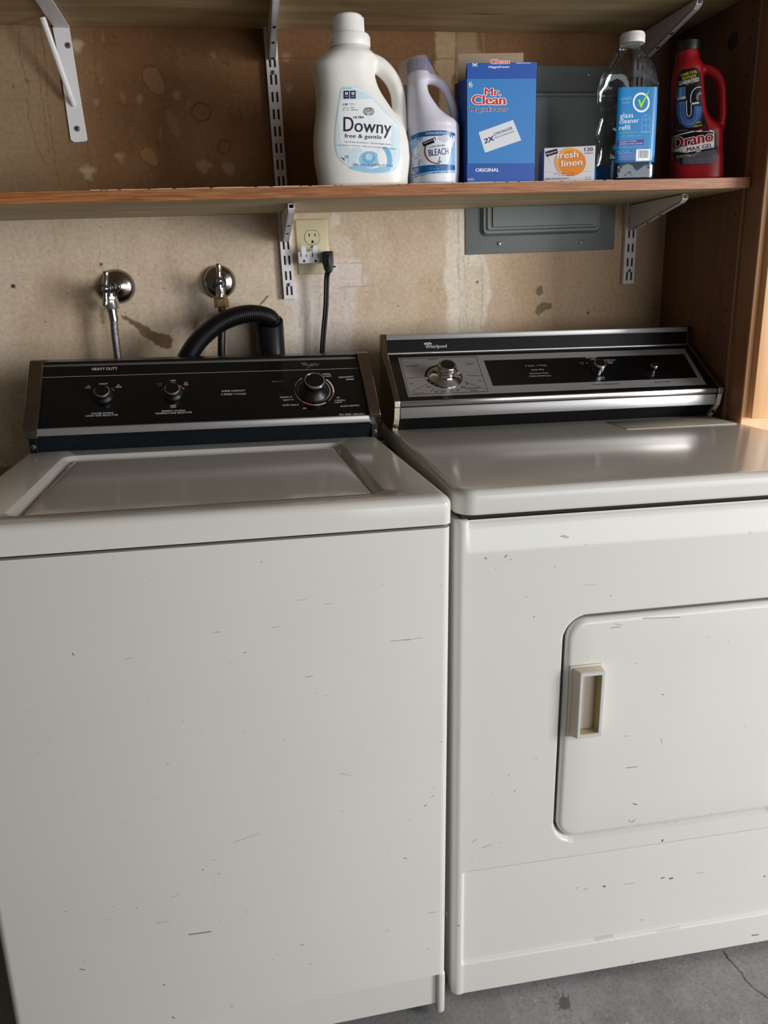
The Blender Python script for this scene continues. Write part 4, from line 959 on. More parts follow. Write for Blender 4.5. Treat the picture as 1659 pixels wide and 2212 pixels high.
# console
con = bmesh.new()
prism(con, [(.528, WH - .001), (.505, .9585), (.499, .9585), (.499, .994), (.632, 1.076), (.641, 1.113), (.656, 1.113), (.656, WH - .001)], .010, .7200, 'x', 0)
dc = obj('control_console', con, [black_m], dr)
A2 = math.degrees(math.atan2(.1345, .083)); T2 = (0, .4905, .9955); FG = sub(FD, RX(-A2), T2); HG = math.hypot(.1345, .083)
b = bmesh.new(); mats = [black_m]; rbox(b, .013, .7175, 0, .004, 0, HG, .0003, 1)
ik = Ink(FG, 0); bk = ink((22, 22, 24)); win = black_gloss; wg = ink((178, 178, 178))
ik.poly([(860, 773), (1479, 753), (1526, 831), (882, 858)], alu, 1)
ik.poly([(1045, 779), (1477, 765), (1507, 816), (1065, 834)], win, 2)
ik.line([(865, 775.5), (1028, 770.5), (1054, 845.5), (884, 853.5), (865, 775.5)], 1, bk, 2)
ik.line([(878, 818), (911, 815)], .8, bk, 2); ik.line([(886, 848), (924, 829)], .8, bk, 2); ik.line([(1007, 811), (1043, 812)], .8, bk, 2); ik.line([(1004, 825), (1050, 841)], .8, bk, 2); ik.line([(930, 848), (938, 838)], 1, bk, 2); ik.line([(952, 849), (953, 844)], .8, bk, 2)
for s, a, h in (('EX HEAVY', (877, 793, 904, 791.5), 3), ('HEAVY', (925, 778, 946, 777), 3), ('LIGHT', (1008, 788, 1025, 787), 3), ('TEX', (884, 831, 893, 830), 3), ('EX', (1034, 824, 1040, 823.5), 3), ('10', (922, 838, 930, 837.5), 3.6), ('20', (938, 848.5, 947, 848), 4), ('30', (955, 848, 964, 847.5), 4), ('40', (971, 847, 980, 846.5), 4), ('50', (985, 845, 993, 844.5), 4), ('60', (996, 839, 1004, 838.5), 4), ('70', (1006, 832, 1012, 831.5), 3.6), ('PERMANENT', (1005, 841, 1038, 839.5), 3), ('PRESS', (1016, 845.5, 1031, 845), 3), ('TIMED DRY', (890, 851, 918, 850), 2), ('TEMPERATURE SELECTOR', (1280, 832.5, 1337, 830.5), 3), ('PUSH TO START', (1414, 827.5, 1449, 825.8), 3)): ik.text(s, *a, h, bk, 3, .015)
for s, a, h in (('5 Cycle - 5 Temp', (1135, 792, 1180, 790.5), 3), ('Heavy Duty', (1148, 800.5, 1175, 799.5), 3), ('Permanent Press', (1145, 808.5, 1184, 807), 3), ('COOL DOWN Care', (1143, 814.5, 1190, 813), 3), ('PERM PRESS', (1265, 774.5, 1288, 773.8), 2.4), ('DAMP', (1276, 778, 1286, 777.5), 2.2), ('EXTRA HIGH', (1305, 779.5, 1329, 779), 2.4), ('HEAVY', (1311, 783, 1324, 782.5), 2.2), ('HIGH', (1314, 786, 1324, 785.5), 2), ('FLUFF', (1251, 785, 1261, 784.5), 2), ('AIR', (1255, 788, 1261, 787.7), 2), ('MED', (1292, 817, 1306, 816.5), 2.6), ('LOW', (1297, 820.5, 1306, 820), 2.2)): ik.text(s, *a, h, wg, 3, .006)
ik.ell(1267.5, 785, 1.5, .9, wg, 3, 10)
cD = P(957.8, 813, 1, 0, FG)
def darc(r0, r1, d0, d1, m, layer):
    n = max(4, int(abs(d1 - d0) / 6)); pts = []; fs = []
    for k in range(n + 1):
        a = math.radians(d0 + (d1 - d0) * k / n); pts += [(cD.x + r1 * math.cos(a), 0, cD.z + r1 * math.sin(a)), (cD.x + r0 * math.cos(a), 0, cD.z + r0 * math.sin(a))]
        if k: fs.append((2 * k - 2, 2 * k, 2 * k + 1, 2 * k - 1))
    ik._add(pts, fs, m, layer)
darc(0.034, .041, 0, 360, bk, 3); darc(.040, .0415, 0, 360, alu_trim, 4)
for k in range(9): darc(.0345, .0400, -150 + k * 17, -149 + k * 17, wg, 4)
darc(.0345, .0400, 182, 192, wg, 4); darc(.0345, .0400, 10, 22, wg, 4)
ik.into(b, mats); setin(obj('control_panel', b, mats, None), dc, RX(-A2), T2)
# upper black fascia with the maker's name
A3 = math.degrees(math.atan2(.007, .031)); T3 = (0, .6285, 1.081); FU = sub(FD, RX(-A3), T3)
b = bmesh.new(); mats = [black_gloss]; rbox(b, .013, .7175, 0, .004, 0, .0265, .0003, 1)
ik = Ink(FU, 0); ik.text('Whirlpool', 919, 752.5, 965, 750.5, 7.2, wt, 1, .004); ik.ell(924, 742.3, 8.5, 2.3, wt, 1, 24, -.04); ik.line([(919, 742.6), (929, 742.2)], 1.4, bk, 2)
ik.into(b, mats); setin(obj('upper_fascia', b, mats, None), dc, RX(-A3), T3)
b = bmesh.new(); rbox(b, .013, .7180, .627, .650, 1.1085, 1.1195, .0015, 2); obj('top_trim', b, alu, dc, 40)
b = bmesh.new(); tube(b, [(.013, .6265, 1.0802), (.7175, .6265, 1.0802)], .0026, 12); obj('bead_trim', b, alu_trim, dc, 60)
b = bmesh.new(); rbox(b, .016, .716, .4875, .495, .9845, .9950, .0015, 2); obj('lip_trim', b, alu_trim, dc, 40)
b = bmesh.new(); rbox(b, .016, .716, .4905, .500, .9595, .9820, .0008, 2); obj('front_trim', b, alu, dc, 40)
for i, (x0, x1) in enumerate(((.002, .0145), (.7170, .7290))):
    b = bmesh.new(); prism(b, [(.4855, .9955), (.487, .9985), (.6225, 1.0825), (.632, 1.121), (.650, 1.121), (.656, .935), (.522, .935), (.497, .9600), (.4855, .986)], x0, x1, 'x', 0, .001, seg=1); obj('end_cap', b, bronze, dc, 30)
    b = bmesh.new(); rbox(b, x0 + .0005, x1 - .0005, .4835, .4865, .984, .9965, .0006, 1, 0); obj('end_cap_tip', b, alu_trim, dc, 30)
    b = bmesh.new(); prism(b, [(.4865, .985), (.4925, .9585), (.516, .9305), (.53, .9305), (.53, .985)], x0 + .0012, x1 - .0005, 'x', 0)
    mm = Matrix.Translation((0.5 * (x0 + x1), .503, .9435)) @ Matrix.Rotation(-.70, 4, 'X')
    prism(b, [(.004 * math.cos(t), .003 + .004 * math.sin(t)) for t in [k * PI / 8 for k in range(9)]] + [(-.004, -.005), (.004, -.005)], -.0016, .001, 'y', 1, mat=mm)
    lathe(b, [(.0032, 0), (.003, .002), (.0001, .0024)], mm @ to((0, -.0016, -.001), FRONT), 14, 2); o = obj('foot_bracket', b, [cream, slot_m, screw_m], dc); o['label'] = 'cream plastic bracket with a screw'
dk = [[(.0335, 0), (.0335, .002), (.030, .0045), (.021, .008), (.0175, .012), (.0165, .018), (.0195, .022), (.0195, .0265)], [(.0195, .0262), (.0195, .0330), (.0180, .0350), (.0150, .0352)], [(.0152, .0350), (.0001, .0350)]]
knob('timer_knob', (967, 787.5), .035, dk, [chrome, chrome, black_gloss], [0, 1, 2], RX(-A2), T2, FG, dc, 40, .0195, (.0262, .0325))
knob('temperature_knob', (1297, 784), .020, [[(.010, 0), (.010, .006), (.0135, .008), (.0135, .0165)], [(.0135, .016), (.013, .0195), (.0112, .0205)], [(.0115, .0203), (.0001, .0203)]], [chrome, alu_trim, black_gloss], [0, 1, 2], RX(-A2), T2, FG, dc, 28, .0135, (.008, .0165))
knob('start_button', (1415, 786), .016, [[(.0075, 0), (.0075, .005), (.0088, .008), (.0090, .013), (.0075, .0150), (.0001, .0155)]], [chrome_dull], [0], RX(-A2), T2, FG, dc)

# ================================================================== THINGS ON THE LOWER SHELF
def interp(rows, v):
    rows = sorted(rows)
    for a, c in zip(rows[:-1], rows[1:]):
        if a[0] <= v <= c[0]:
            t = (v - a[0]) / (c[0] - a[0] or 1); return [a[i] + t * (c[i] - a[i]) for i in range(1, len(a))]
    return list(rows[0][1:]) if v < rows[0][0] else list(rows[-1][1:])
def loft(bm, rows, yc, n=48, steps=60, F=WORLD):
    """rows: (z, x_left, x_right, half_depth, exponent); super-ellipse sections"""
    rows = sorted(rows); zs_ = np.linspace(rows[0][0], rows[-1][0], steps); L_ = []
    for z in zs_:
        xl, xr, hd, ex = interp(rows, z); cx = (xl + xr) / 2; hw = (xr - xl) / 2; lp = []
        for k in range(n):
            a = 2 * PI * k / n; c, s = math.cos(a), math.sin(a)
            lp.append((cx + hw * math.copysign(abs(c) ** (2 / ex), c), yc + hd * math.copysign(abs(s) ** (2 / ex), s), z))
        L_.append(lp)
    rings(bm, L_)
def fuse(bm, voxel=.002, smooth_it=6):
    """join overlapping closed shapes into one moulded surface"""
    me = bpy.data.meshes.new('tmp'); bm.to_mesh(me); bm.free(); o = bpy.data.objects.new('tmp', me); C.objects.link(o)
    m = o.modifiers.new('r', 'REMESH'); m.mode = 'VOXEL'; m.voxel_size = voxel; m.use_smooth_shade = True
    m2 = o.modifiers.new('s', 'SMOOTH'); m2.factor = .5; m2.iterations = smooth_it
    dg = bpy.context.evaluated_depsgraph_get(); dg.update(); out = bpy.data.meshes.new_from_object(o.evaluated_get(dg))
    b = bmesh.new(); b.from_mesh(out); bpy.data.objects.remove(o); bpy.data.meshes.remove(me); bpy.data.meshes.remove(out)
    for f in b.faces: f.smooth = True
    return b
def lab(bm_body, F, y, build, parent, name='label', step=.006, lift=.0004):
    ik = Ink(F, y, bvh_of(bm_body), step, lift); build(ik); b = bmesh.new(); mats = []; ik.into(b, mats); return b, mats
def prow(v, ul, ur, yc, hd, ex):
    a = P(ul, v, 1, yc); c = P(ur, v, 1, yc); return ((a.z + c.z) / 2, a.x, c.x, hd, ex)
def base_row(rows, z=SHT + .0002):
    rows = sorted(rows); r0 = rows[0]; return [(z, r0[1] + .003, r0[2] - .003, r0[3] - .003, r0[4]), (z + .004, r0[1], r0[2], r0[3], r0[4])] + [r for r in rows if r[0] > z + .005]

# ---- big white softener bottle
yc = -.238; K = yc
t = thing('softener_bottle', 'large white fabric softener bottle with side handle and pale blue label', 'bottle', loc=(P(778, 380, 1, yc).x, yc, SHT)); bpy.context.view_layer.update()
rows = [prow(*r) for r in ((104, 718, 792, K, .034, 2), (110, 710, 797, K, .038, 2), (118, 698, 806, K, .043, 2.1), (126, 689, 811, K, .047, 2.2), (140, 676, 809, K, .050, 2.3), (148, 673.5, 808, K, .0505, 2.4), (160, 677, 807, K, .050, 2.5), (175, 680, 809, K, .0495, 2.6), (192, 682, 814, K, .049, 2.7), (209, 683.5, 823, K, .049, 2.7), (243, 683, 846, K, .0495, 2.7), (262, 680.5, 862, K, .050, 2.7), (281, 678, 873, K, .0505, 2.7), (312, 677, 881, K, .051, 2.7), (346, 679, 884, K, .0515, 2.7), (375, 684, 881, K, .051, 2.7), (388, 687, 879, K, .050, 2.7))]
b = bmesh.new(); loft(b, base_row(rows), yc)
hp = smoothpath([P(795, 134, 1, yc), P(822, 145, 1, yc), P(845, 170, 1, yc), P(858, 200, 1, yc), P(862, 232, 1, yc), P(862, 262, 1, yc), P(862, 285, 1, yc)], 8)
tube(b, hp, lambda s: .0165 - .003 * math.sin(s * PI), 20, squash=1.15)
b = fuse(b, .0022, 8); body = b.copy(); wobj('bottle_body', b, [bott_white], t)
c0_ = P(755, 100, 1, yc); cxx = P(755, 95, 1, yc).x
b = bmesh.new(); lathe(b, [(.0365, 0), (.0375, .004), (.0375, .016), (.035, .020), (.030, .021)], to((cxx, yc, P(755, 106, 1, yc).z)), 48); wobj('neck_collar', b, [bott_white], t, 40)
b = bmesh.new(); z0 = P(755, 88, 1, yc).z; z1 = P(752, 35, 1, yc).z; m = to((P(752, 60, 1, yc).x, yc, z0), (-.01, 0, 1))
lathe(b, [(.0295, 0), (.0285, .004), (.0275, z1 - z0 - .006), (.026, z1 - z0 - .002), (.023, z1 - z0)], m, 48)
for k in range(48):
    a = 2 * PI * k / 48; tube(b, [m @ Vector((.0287 * math.cos(a), .0287 * math.sin(a), .002)), m @ Vector((.0272 * math.cos(a), .0272 * math.sin(a), z1 - z0 - .008))], .0004, 4)
a = -.45; rbox(b, -.004, .004, .024, .029, .010, z1 - z0 - .004, .0015, 2, mat=m @ Matrix.Rotation(-PI / 2 - .3, 4, 'Z'))
wobj('cap', b, [bott_white], t, 50)
def sb(k):
    pb = ink((206, 228, 240)); pb2 = ink((150, 202, 232)); pb3 = ink((110, 180, 222)); pw_ = ink((240, 243, 246)); nv = ink((24, 26, 60)); gr = ink((120, 140, 165))
    def outline(s): return [(x_, y_) for x_, y_ in smooth2([(738 + s, 190 + s), (752, 184 + s), (775, 186 + s), (790, 196 + s), (800, 206 + s), (822 - s, 222 + s), (838 - s, 240 + s), (852 - s, 255), (864 - s, 272), (868 - s, 310), (866 - s, 345), (852 - s, 368 - s), (820, 374 - s), (780, 371 - s), (748 + s, 356 - s), (730 + s, 335), (724 + s, 300), (728 + s, 250), (733 + s, 215)])]
    k.poly(outline(0), pb, 0); k.poly(outline(3.5), pw_, 1)
    k.poly(smooth2([(735, 205), (741, 190), (752, 186), (766, 190), (790, 200), (811, 211), (790, 212), (770, 215), (752, 216), (738, 213)]), pb, 2)
    k.poly(smooth2([(731, 240), (735, 300), (756, 320), (770, 345), (766, 364), (742, 350), (729, 325), (727, 285)]), ink((214, 232, 242)), 2)
    k.poly(smooth2([(846, 262), (861, 280), (865, 320), (860, 350), (840, 366), (826, 340), (846, 320), (850, 290)]), ink((206, 230, 242)), 2)
    for cx, cy, r in ((770, 330, 14), (838, 345, 12), (852, 300, 9), (858, 335, 8), (760, 350, 9)): k.ell(cx, cy, r, r * .9, pb, 2.5)
    k.ell(800, 343, 28, 21, pw_, 3); k.ell(798, 344, 23, 18, pb2, 4); k.ell(835, 340, 13, 24, pb3, 4, rot=-.2); k.ell(826, 341, 10, 22, pw_, 5, rot=-.2)
    k.ell(797, 341, 14, 12, pb3, 5); k.ell(797, 339, 9, 8, pb2, 6); k.ell(797, 338, 6.5, 6, pw_, 6.5, r0=.8); k.ell(796, 338, 3, 3, pw_, 7, r0=.6)
    k.poly(smooth2([(756, 362), (775, 356), (800, 364), (826, 360), (846, 360), (838, 370), (810, 373), (780, 370)]), pb2, 5)
    for x0, s in ((743, 0), (757, 1)):
        k.poly([(x0, 195), (x0 + 12, 194.6), (x0 + 12, 212), (x0, 212)], nv, 6); k.ell(x0 + 6, 201, 3.4, 3.2, pw_, 7, 14, r0=.45); k.line([(x0 + 2.5, 207.5), (x0 + 9.5, 207.3)], .7, pw_, 7)
    k.text('Hypoallergenic', 742.5, 190.5, 761, 189.8, 2.4, gr, 7)
    k.text('120', 742, 227, 752, 226.7, 4.8, nv, 7, .01); k.scribble(754, 224, 769, 223.6, 2, gr, 7, 1); k.scribble(754, 227.4, 769, 227, 2, gr, 7, 2)
    k.scribble(742, 233.5, 772, 233.2, 2.4, nv, 7, 3); k.scribble(742, 238, 774, 237.7, 2.4, nv, 7, 4)
    k.ell(797, 240, 8, 8.6, nv, 7, r0=.88); k.ell(794, 240, 8.2, 8.2, nv, 7, r0=.88, a0=PI * .55, a1=PI * 1.5); k.ell(800, 240, 8.6, 8.4, nv, 7, r0=.88, a0=-PI * .5, a1=PI * .45); k.ell(797, 239, 4.6, 6, nv, 7, r0=.82); k.ell(797, 238.6, 2.2, 2.6, nv, 7, r0=.6)
    k.text('ULTRA', 764, 255.5, 787, 255.2, 5.4, nv, 7, .015)
    k.text('D', 743, 283, 764, 283.2, 33, nv, 7, .004); k.text('owny', 766, 284, 846, 289, 26, nv, 7, .004, cap=.62)
    k.text('free & gentle', 745, 296.5, 825, 300, 9, nv, 7, -.004)
    k.text('free of dyes & perfumes - dermatologist tested', 745, 307, 846, 313, 3.6, gr, 7); k.text('sans parfum ni colorant - testé sous contrôle dermatologique', 730, 313, 858, 322, 3.2, gr, 7)
    k.line([(739, 339), (745, 346)], 1.6, nv, 7); k.line([(744, 340.6), (755, 340.8)], .9, nv, 7); k.scribble(746, 338.5, 754, 338.6, 3, nv, 7, 5); k.scribble(747, 350, 753, 350, 4, nv, 7, 6)
    k.text('3.06 L (3.23 US QT/PTE) 103 FL OZ', 763, 357, 850, 360, 5, ink((60, 84, 120)), 7)
def smooth2(p): return [(q.x, q.y) for q in smoothpath([(a_, b_, 0) for a_, b_ in p], 5, True)]
b, mats = lab(body, WORLD, yc - .053, sb, t, step=.0032); body.free(); wobj('label', b, mats, t)

# ---- bleach bottle
yc = -.236; K = yc
t = thing('bleach_bottle', 'lilac white bleach bottle with blue cap under an upturned frosted cup', 'bottle', loc=(P(933, 380, 1, yc).x, yc, SHT)); bpy.context.view_layer.update()
rows = [prow(*r) for r in ((154, 886, 926, K, .021, 2), (160, 882.5, 926, K, .0225, 2), (175, 880, 922, K, .027, 2), (188, 878, 921, K, .031, 2), (205, 876.5, 924, K, .037, 2), (219, 876, 931, K, .041, 2.1), (232, 876, 940, K, .044, 2.1), (245, 876, 950, K, .047, 2.2), (256, 876, 965, K, .049, 2.2), (266, 876.5, 984, K, .051, 2.2), (276, 877, 989.5, K, .0525, 2.2), (281, 878, 988.5, K, .0515, 2.2), (286, 877.5, 989.5, K, .0525, 2.2), (340, 880, 989.5, K, .0525, 2.2), (380, 882, 989, K, .0525, 2.2), (388, 884, 988, K, .051, 2.2))]
b = bmesh.new(); loft(b, base_row(rows), yc)
hp = smoothpath([P(915, 172, 1, yc), P(935, 172, 1, yc), P(955, 184, 1, yc), P(968, 204, 1, yc), P(978, 230, 1, yc), P(982, 252, 1, yc), P(980, 275, 1, yc)], 8)
tube(b, hp, lambda s: .0105 - .0025 * math.sin(s * PI) if s < .6 else .0085, 18, squash=1.2)
b = fuse(b, .0018, 7); body = b.copy(); wobj('bottle_body', b, [bott_bleach], t)
b = bmesh.new(); z0 = P(906, 158, 1, yc).z; z1 = P(906, 131, 1, yc).z; cxx = P(906, 146, 1, yc).x; m = to((cxx, yc, z0))
lathe(b, [(.0225, 0), (.0225, .004), (.0215, z1 - z0 - .003), (.020, z1 - z0), (.0001, z1 - z0)], m, 40)
for k in range(20):
    a = 2 * PI * k / 20; rbox(b, .0212, .0228, -.0016, .0016, .003, z1 - z0 - .003, .0006, 1, mat=m @ Matrix.Rotation(a, 4, 'Z'))
wobj('cap', b, [cap_blue], t, 40)
b = bmesh.new(); top = P(891, 128, 1, yc); bot = P(903, 182, 1, yc); d = (top - bot); 
lathe(b, [(.0385, 0), (.0375, .0005), (.0375, .002), (.0275, d.length - .004), (.026, d.length - .001), (.023, d.length), (.0001, d.length)], to(bot, d), 40, cap=False)
tag(obj('measuring_cup', b, [cup_m], None, 50), 'frosted translucent measuring cup upturned over the blue cap', 'cup')
def bb(k):
    db = ink((22, 92, 160), .3); sky = ink((140, 184, 226), .3); w_ = ink((226, 232, 242), .3); nv = ink((30, 40, 62), .3); rd = ink((150, 26, 44), .3)
    k.poly([(880, 290), (906, 283.5), (930, 281.5), (960, 281.5), (986, 286), (986.5, 391), (883, 392)], w_, 0)
    k.poly([(880, 291), (906, 284), (930, 281.5), (960, 281.5), (986.5, 286), (986.5, 298), (960, 293), (930, 292.5), (906, 294), (881, 300)], db, 1)
    k.poly([(881, 300), (906, 294), (918, 292.5), (900, 320), (893, 356), (882.5, 357)], sky, 1); k.poly([(984, 297), (986.5, 298), (986.5, 356), (968, 355), (978, 330)], sky, 1)
    k.poly(smooth2([(886, 306), (898, 300), (894, 320), (888, 345), (884, 345)]), w_, 2)
    k.poly([(882.5, 357), (986.5, 354), (986.5, 366), (930, 369), (900, 374), (883, 381)], db, 1)
    k.poly([(883, 381), (900, 374), (930, 369.5), (986.5, 367), (986.5, 372), (930, 375), (900, 379), (883.5, 385)], sky, 1.5)
    k.text('CONCENTRATED', 921, 289.5, 974, 289.8, 5.2, w_, 3, .012)
    k.poly([(914.5, 306), (936, 298), (939, 308), (917, 315.5)], ink((24, 24, 28), .3), 3); k.text('Signature', 917.5, 309.5, 936, 303, 3.4, w_, 4); k.line([(935, 299), (940, 296), (941, 303)], 1.2, nv, 3)
    k.text('LOW-SPLASH', 929, 319, 961, 315.5, 4.2, nv, 3, -.004); k.text('BLEACH', 928, 337, 970, 333, 15, ink((26, 52, 110), .3), 3, .01)
    pts = [(921, 314), (919.5, 325), (922, 337), (929, 347), (940, 352.5), (950, 353)]; k.line(smooth2o(pts), 2.4, rd, 3)
    k.line([(950, 338), (949, 352)], 1.6, ink((110, 120, 134), .3), 3); k.poly([(944, 351), (949, 343), (956, 351)], ink((140, 150, 164), .3), 3)
    k.poly(smooth2([(947, 296), (968, 290), (973, 300), (960, 307), (950, 303)]), ink((196, 202, 212), .3), 2.5)
    for i, (v, L_) in enumerate(((332, 12), (336, 15), (341, 11), (345, 15), (349, 18), (353, 14))): k.scribble(897, v, 897 + L_, v - 1.4, 1.7 if v != 341 else 2.8, nv, 3, i)
    k.ell(903, 364, 5, 5, w_, 3, r0=.8); k.scribble(900, 366, 906, 365, 3.4, w_, 3, 9); k.scribble(928, 362, 960, 360.8, 1.8, sky, 3, 10); k.scribble(928, 366, 960, 364.8, 1.8, sky, 3, 11)
    k.scribble(936, 375, 972, 373.5, 3.4, nv, 3, 12)
    k.poly([(976, 291), (978.5, 291), (978.5, 303), (976, 303)], w_, 3); k.poly([(981, 291), (985, 292), (985, 303), (981, 303)], w_, 3)
def smooth2o(p): return [(q.x, q.y) for q in smoothpath([(a_, b_, 0) for a_, b_ in p], 5)]
b, mats = lab(body, WORLD, yc - .053, bb, t, step=.0028); body.free(); wobj('label', b, mats, t)

# ---- blue eraser carton
y0 = -.288; xl = P(1009, 300, 1, y0).x; xr = P(1157, 300, 1, y0).x; zt = P(1085, 136, 1, y0).z; zf = P(1085, 170, 1, y0).z; dp = .078
t = thing('eraser_carton', 'blue cardboard carton of cleaning pads with a torn open top', 'carton', loc=((xl + xr) / 2, y0, SHT)); bpy.context.view_layer.update()
blue = M_('carton_blue', (44, 124, 196), .45); dblue = M_('carton_dark_blue', (6, 76, 166), .45); board_m = M_('carton_inside', (150, 132, 112), .8); sblue = M_('carton_side_blue', (20, 70, 150), .5)
b = bmesh.new(); th = .0006; z0 = SHT + .0003; mats = [blue, sblue, board_m]
rbox(b, xl, xr, y0, y0 + th, z0, zt, mi=0); rbox(b, xl, xr, y0 + .0004, y0 + th + .0004, z0, zt - .0005, mi=2)
zs_ = P(985, 182, 1, y0 + dp).z
prism(b, [(y0, z0), (y0 + dp, z0), (y0 + dp, zs_), (y0 + .010, zf + .001), (y0, zt - .002)], xl, xl + th, 'x', 1)
prism(b, [(y0, z0), (y0 + dp, z0), (y0 + dp, zs_), (y0 + .010, zf + .001), (y0, zt - .002)], xr - th, xr, 'x', 1)
rbox(b, xl, xr, y0 + dp - th, y0 + dp, z0, zs_, mi=1); rbox(b, xl, xr, y0, y0 + dp, z0, z0 + th, mi=1)
ik = Ink(WORLD, y0); wt_ = ink((228, 228, 234)); nv = ink((14, 22, 84)); rd = ink((186, 34, 44)); pk = ink((244, 226, 226)); pad = ink((216, 220, 228))
ik.poly([(1009, 136.5), (1157.5, 134), (1158.5, 170), (1009, 170.5)], dblue, .5); ik.poly([(1009, 353), (1156, 352.6), (1153.5, 391), (1009, 391)], dblue, .5)
ik.text('6', 1012.5, 186.5, 1020.5, 186.5, 10, wt_, 2, .02); ik.text('PADS', 1012.5, 189.8, 1021, 189.7, 2, wt_, 2, .02)
ik.text('Mr.', 1047, 206, 1081, 206.5, 16, rd, 3, .03, outline=(pk, .06)); ik.text('Clean', 1020, 225.5, 1091, 226, 21, rd, 4, .035, outline=(pk, .06))
ik.text('MagicEraser', 1015, 241.5, 1097, 240, 9, nv, 3, .03, outline=(wt_, .04)); ik.text('ORIGINAL', 1027.5, 371.3, 1078, 370.7, 8, wt_, 2, .035); ik.text('6 PADS', 1010, 390, 1024, 389.6, 5, wt_, 2)
ik.poly([(1033.5, 286), (1108, 259), (1126, 303), (1047.5, 330)], pad, 2)
ik.text('2X', 1046.5, 311, 1067, 303, 12, nv, 3, .05, .3); ik.text('STRONGER', 1067.5, 294, 1107.5, 279, 6.6, nv, 3, .016, .1); ik.text('WITH DURAFOAM', 1069, 300, 1110, 285.5, 3.6, nv, 3, .01, .1)
ik.text('PADS', 1020, 144, 1032, 143.8, 3, wt_, 2, .02); ik.ell(1025.5, 136.8, 5.5, 4.2, wt_, 2, 20, a0=0, a1=PI, r0=.4)
ik.text('MagicEraser', 1056, 147.3, 1101, 146.5, 5, wt_, 2, .03); ik.text('ORIGINAL', 1115, 138, 1147, 137.2, 2.6, wt_, 2, .02)
ik.into(b, mats); o = wobj('carton_front', b, mats, t)
b = bmesh.new(); ik = Ink(WORLD, y0 - .0006); ik.text('Clean', 1059, 138, 1100, 137.5, 10, rd, 2, .014, outline=(pk, .06)); mats = []; ik.into(b, mats)
bq = bmesh.new(); wobj('torn_lettering_tab', b, mats, t)
b = bmesh.new(); zb_ = P(1060, 116, 1, y0 + dp).z; xb0 = P(988, 118, 1, y0 + dp).x; xb1 = P(1131, 113, 1, y0 + dp).x
prism(b, [(xb0, zs_ - .002), (xb1, zs_ - .002), (xb1, zb_ + .002), (xb1 - .06, zb_ + .001), (xb0 + .002, zb_ - .001)], y0 + dp, y0 + dp + th, 'y'); o = wobj('back_flap', b, [board_m], t); o['label'] = 'bare brown inside of the opened back flap'

# ---- dryer sheet box, turned slightly towards the room
FL = (RZ(-13), P(1174, 380, 1, -.272)); FL = (FL[0], Vector((FL[1].x, -.272, SHT + .0003)))
t = thing('dryer_sheet_box', 'small white box of dryer sheets with an orange circle', 'box', FL)
w_ = P(1285, 350, 1, 0, FL).x; h_ = P(1230, 317, 1, 0, FL).z; d_ = .062
paper = M_('box_white', (222, 220, 224), .45); b = bmesh.new(); rbox(b, 0, w_, 0, d_, 0, h_, .0008, 1); mats = [paper]
ik = Ink(FL, 0); pu = ink((96, 50, 130)); og = ink((232, 140, 54)); og2 = ink((238, 178, 70)); wt_ = ink((246, 242, 240)); lg = ink((192, 190, 198))
ik.ell(1231.5, 350, 34.5, 31, ink((206, 168, 196)), 1); ik.ell(1232.5, 349.5, 33, 30, og2, 2); ik.ell(1236, 352, 29.5, 27.5, og, 3)
ik.poly([(1178, 328), (1203, 321), (1206, 331), (1181, 339)], ink((22, 20, 22)), 4); ik.text('Signature', 1181, 334.5, 1203, 328, 4, wt_, 5)
ik.text('fresh', 1203.8, 343.6, 1250, 340, 14.5, ink((150, 90, 60)), 5.2, .02, .06, cap=.72); ik.text('fresh', 1203, 343, 1249, 339.5, 14.5, wt_, 6, .02, .06); ik.text('linen', 1214, 360.6, 1258.5, 356.5, 14, ink((150, 90, 60)), 5.2, .02, .06); ik.text('linen', 1213.3, 360, 1257.8, 356, 14, wt_, 6, .02, .06)
ik.text('120', 1263, 327, 1281, 326.5, 8.6, pu, 4, .01); ik.text('SHEETS', 1263, 332.6, 1281.5, 332.2, 3.2, pu, 4)
ik.line([(1177, 372), (1208, 371.6)], .7, lg, 4); ik.line([(1255, 370.8), (1284, 370)], .7, lg, 4); ik.line([(1178, 332), (1190, 352)], .6, lg, 1); ik.text('FABRIC SOFTENER SHEETS', 1177, 388.5, 1229, 386.5, 3.4, pu, 4)
ik.scribble(1197, 377, 1240, 374.6, 2.4, ink((120, 70, 60)), 6, 3); ik.scribble(1208, 380.6, 1240, 379, 2, ink((120, 70, 60)), 6, 4)
for i in range(3): ik.scribble(1264, 383.5 + i * 2.6, 1280, 383 + i * 2.6, 1.6, ink((130, 128, 134)), 4, 5 + i)
ik.into(b, mats); obj('carton', b, mats, t)

# ---- clear glass cleaner refill
yf = -.286; x1_ = P(1423, 250, 1, yf).x; x0_ = P(1332, 250, 1, yf).x; dpth = .092; yc = yf + dpth / 2; cx_ = (x0_ + x1_) / 2; hw = (x1_ - x0_) / 2 + .003
t = thing('glass_cleaner_bottle', 'clear plastic refill bottle with blue label, white cap and a little blue liquid', 'bottle', loc=(cx_, yc, SHT)); bpy.context.view_layer.update()
def zz(v): return P(1375, v, 1, yc).z
cols = [(SHT + .0003, hw - .004, 5), (SHT + .004, hw, 8), (zz(362), hw, 8), (zz(352), hw - .002, 8), (zz(340), hw - .001, 8), (zz(280), hw - .001, 8), (zz(250), hw - .001, 8), (zz(196), hw - .001, 8), (zz(186), hw + .001, 6), (zz(175), hw + .002, 3.6), (zz(160), hw + .001, 3), (zz(146), hw - .003, 2.6), (zz(132), hw - .010, 2.3), (zz(120), hw - .017, 2.1), (zz(110), hw - .0245, 2), (zz(104), .0185, 2), (zz(90), .018, 2)]
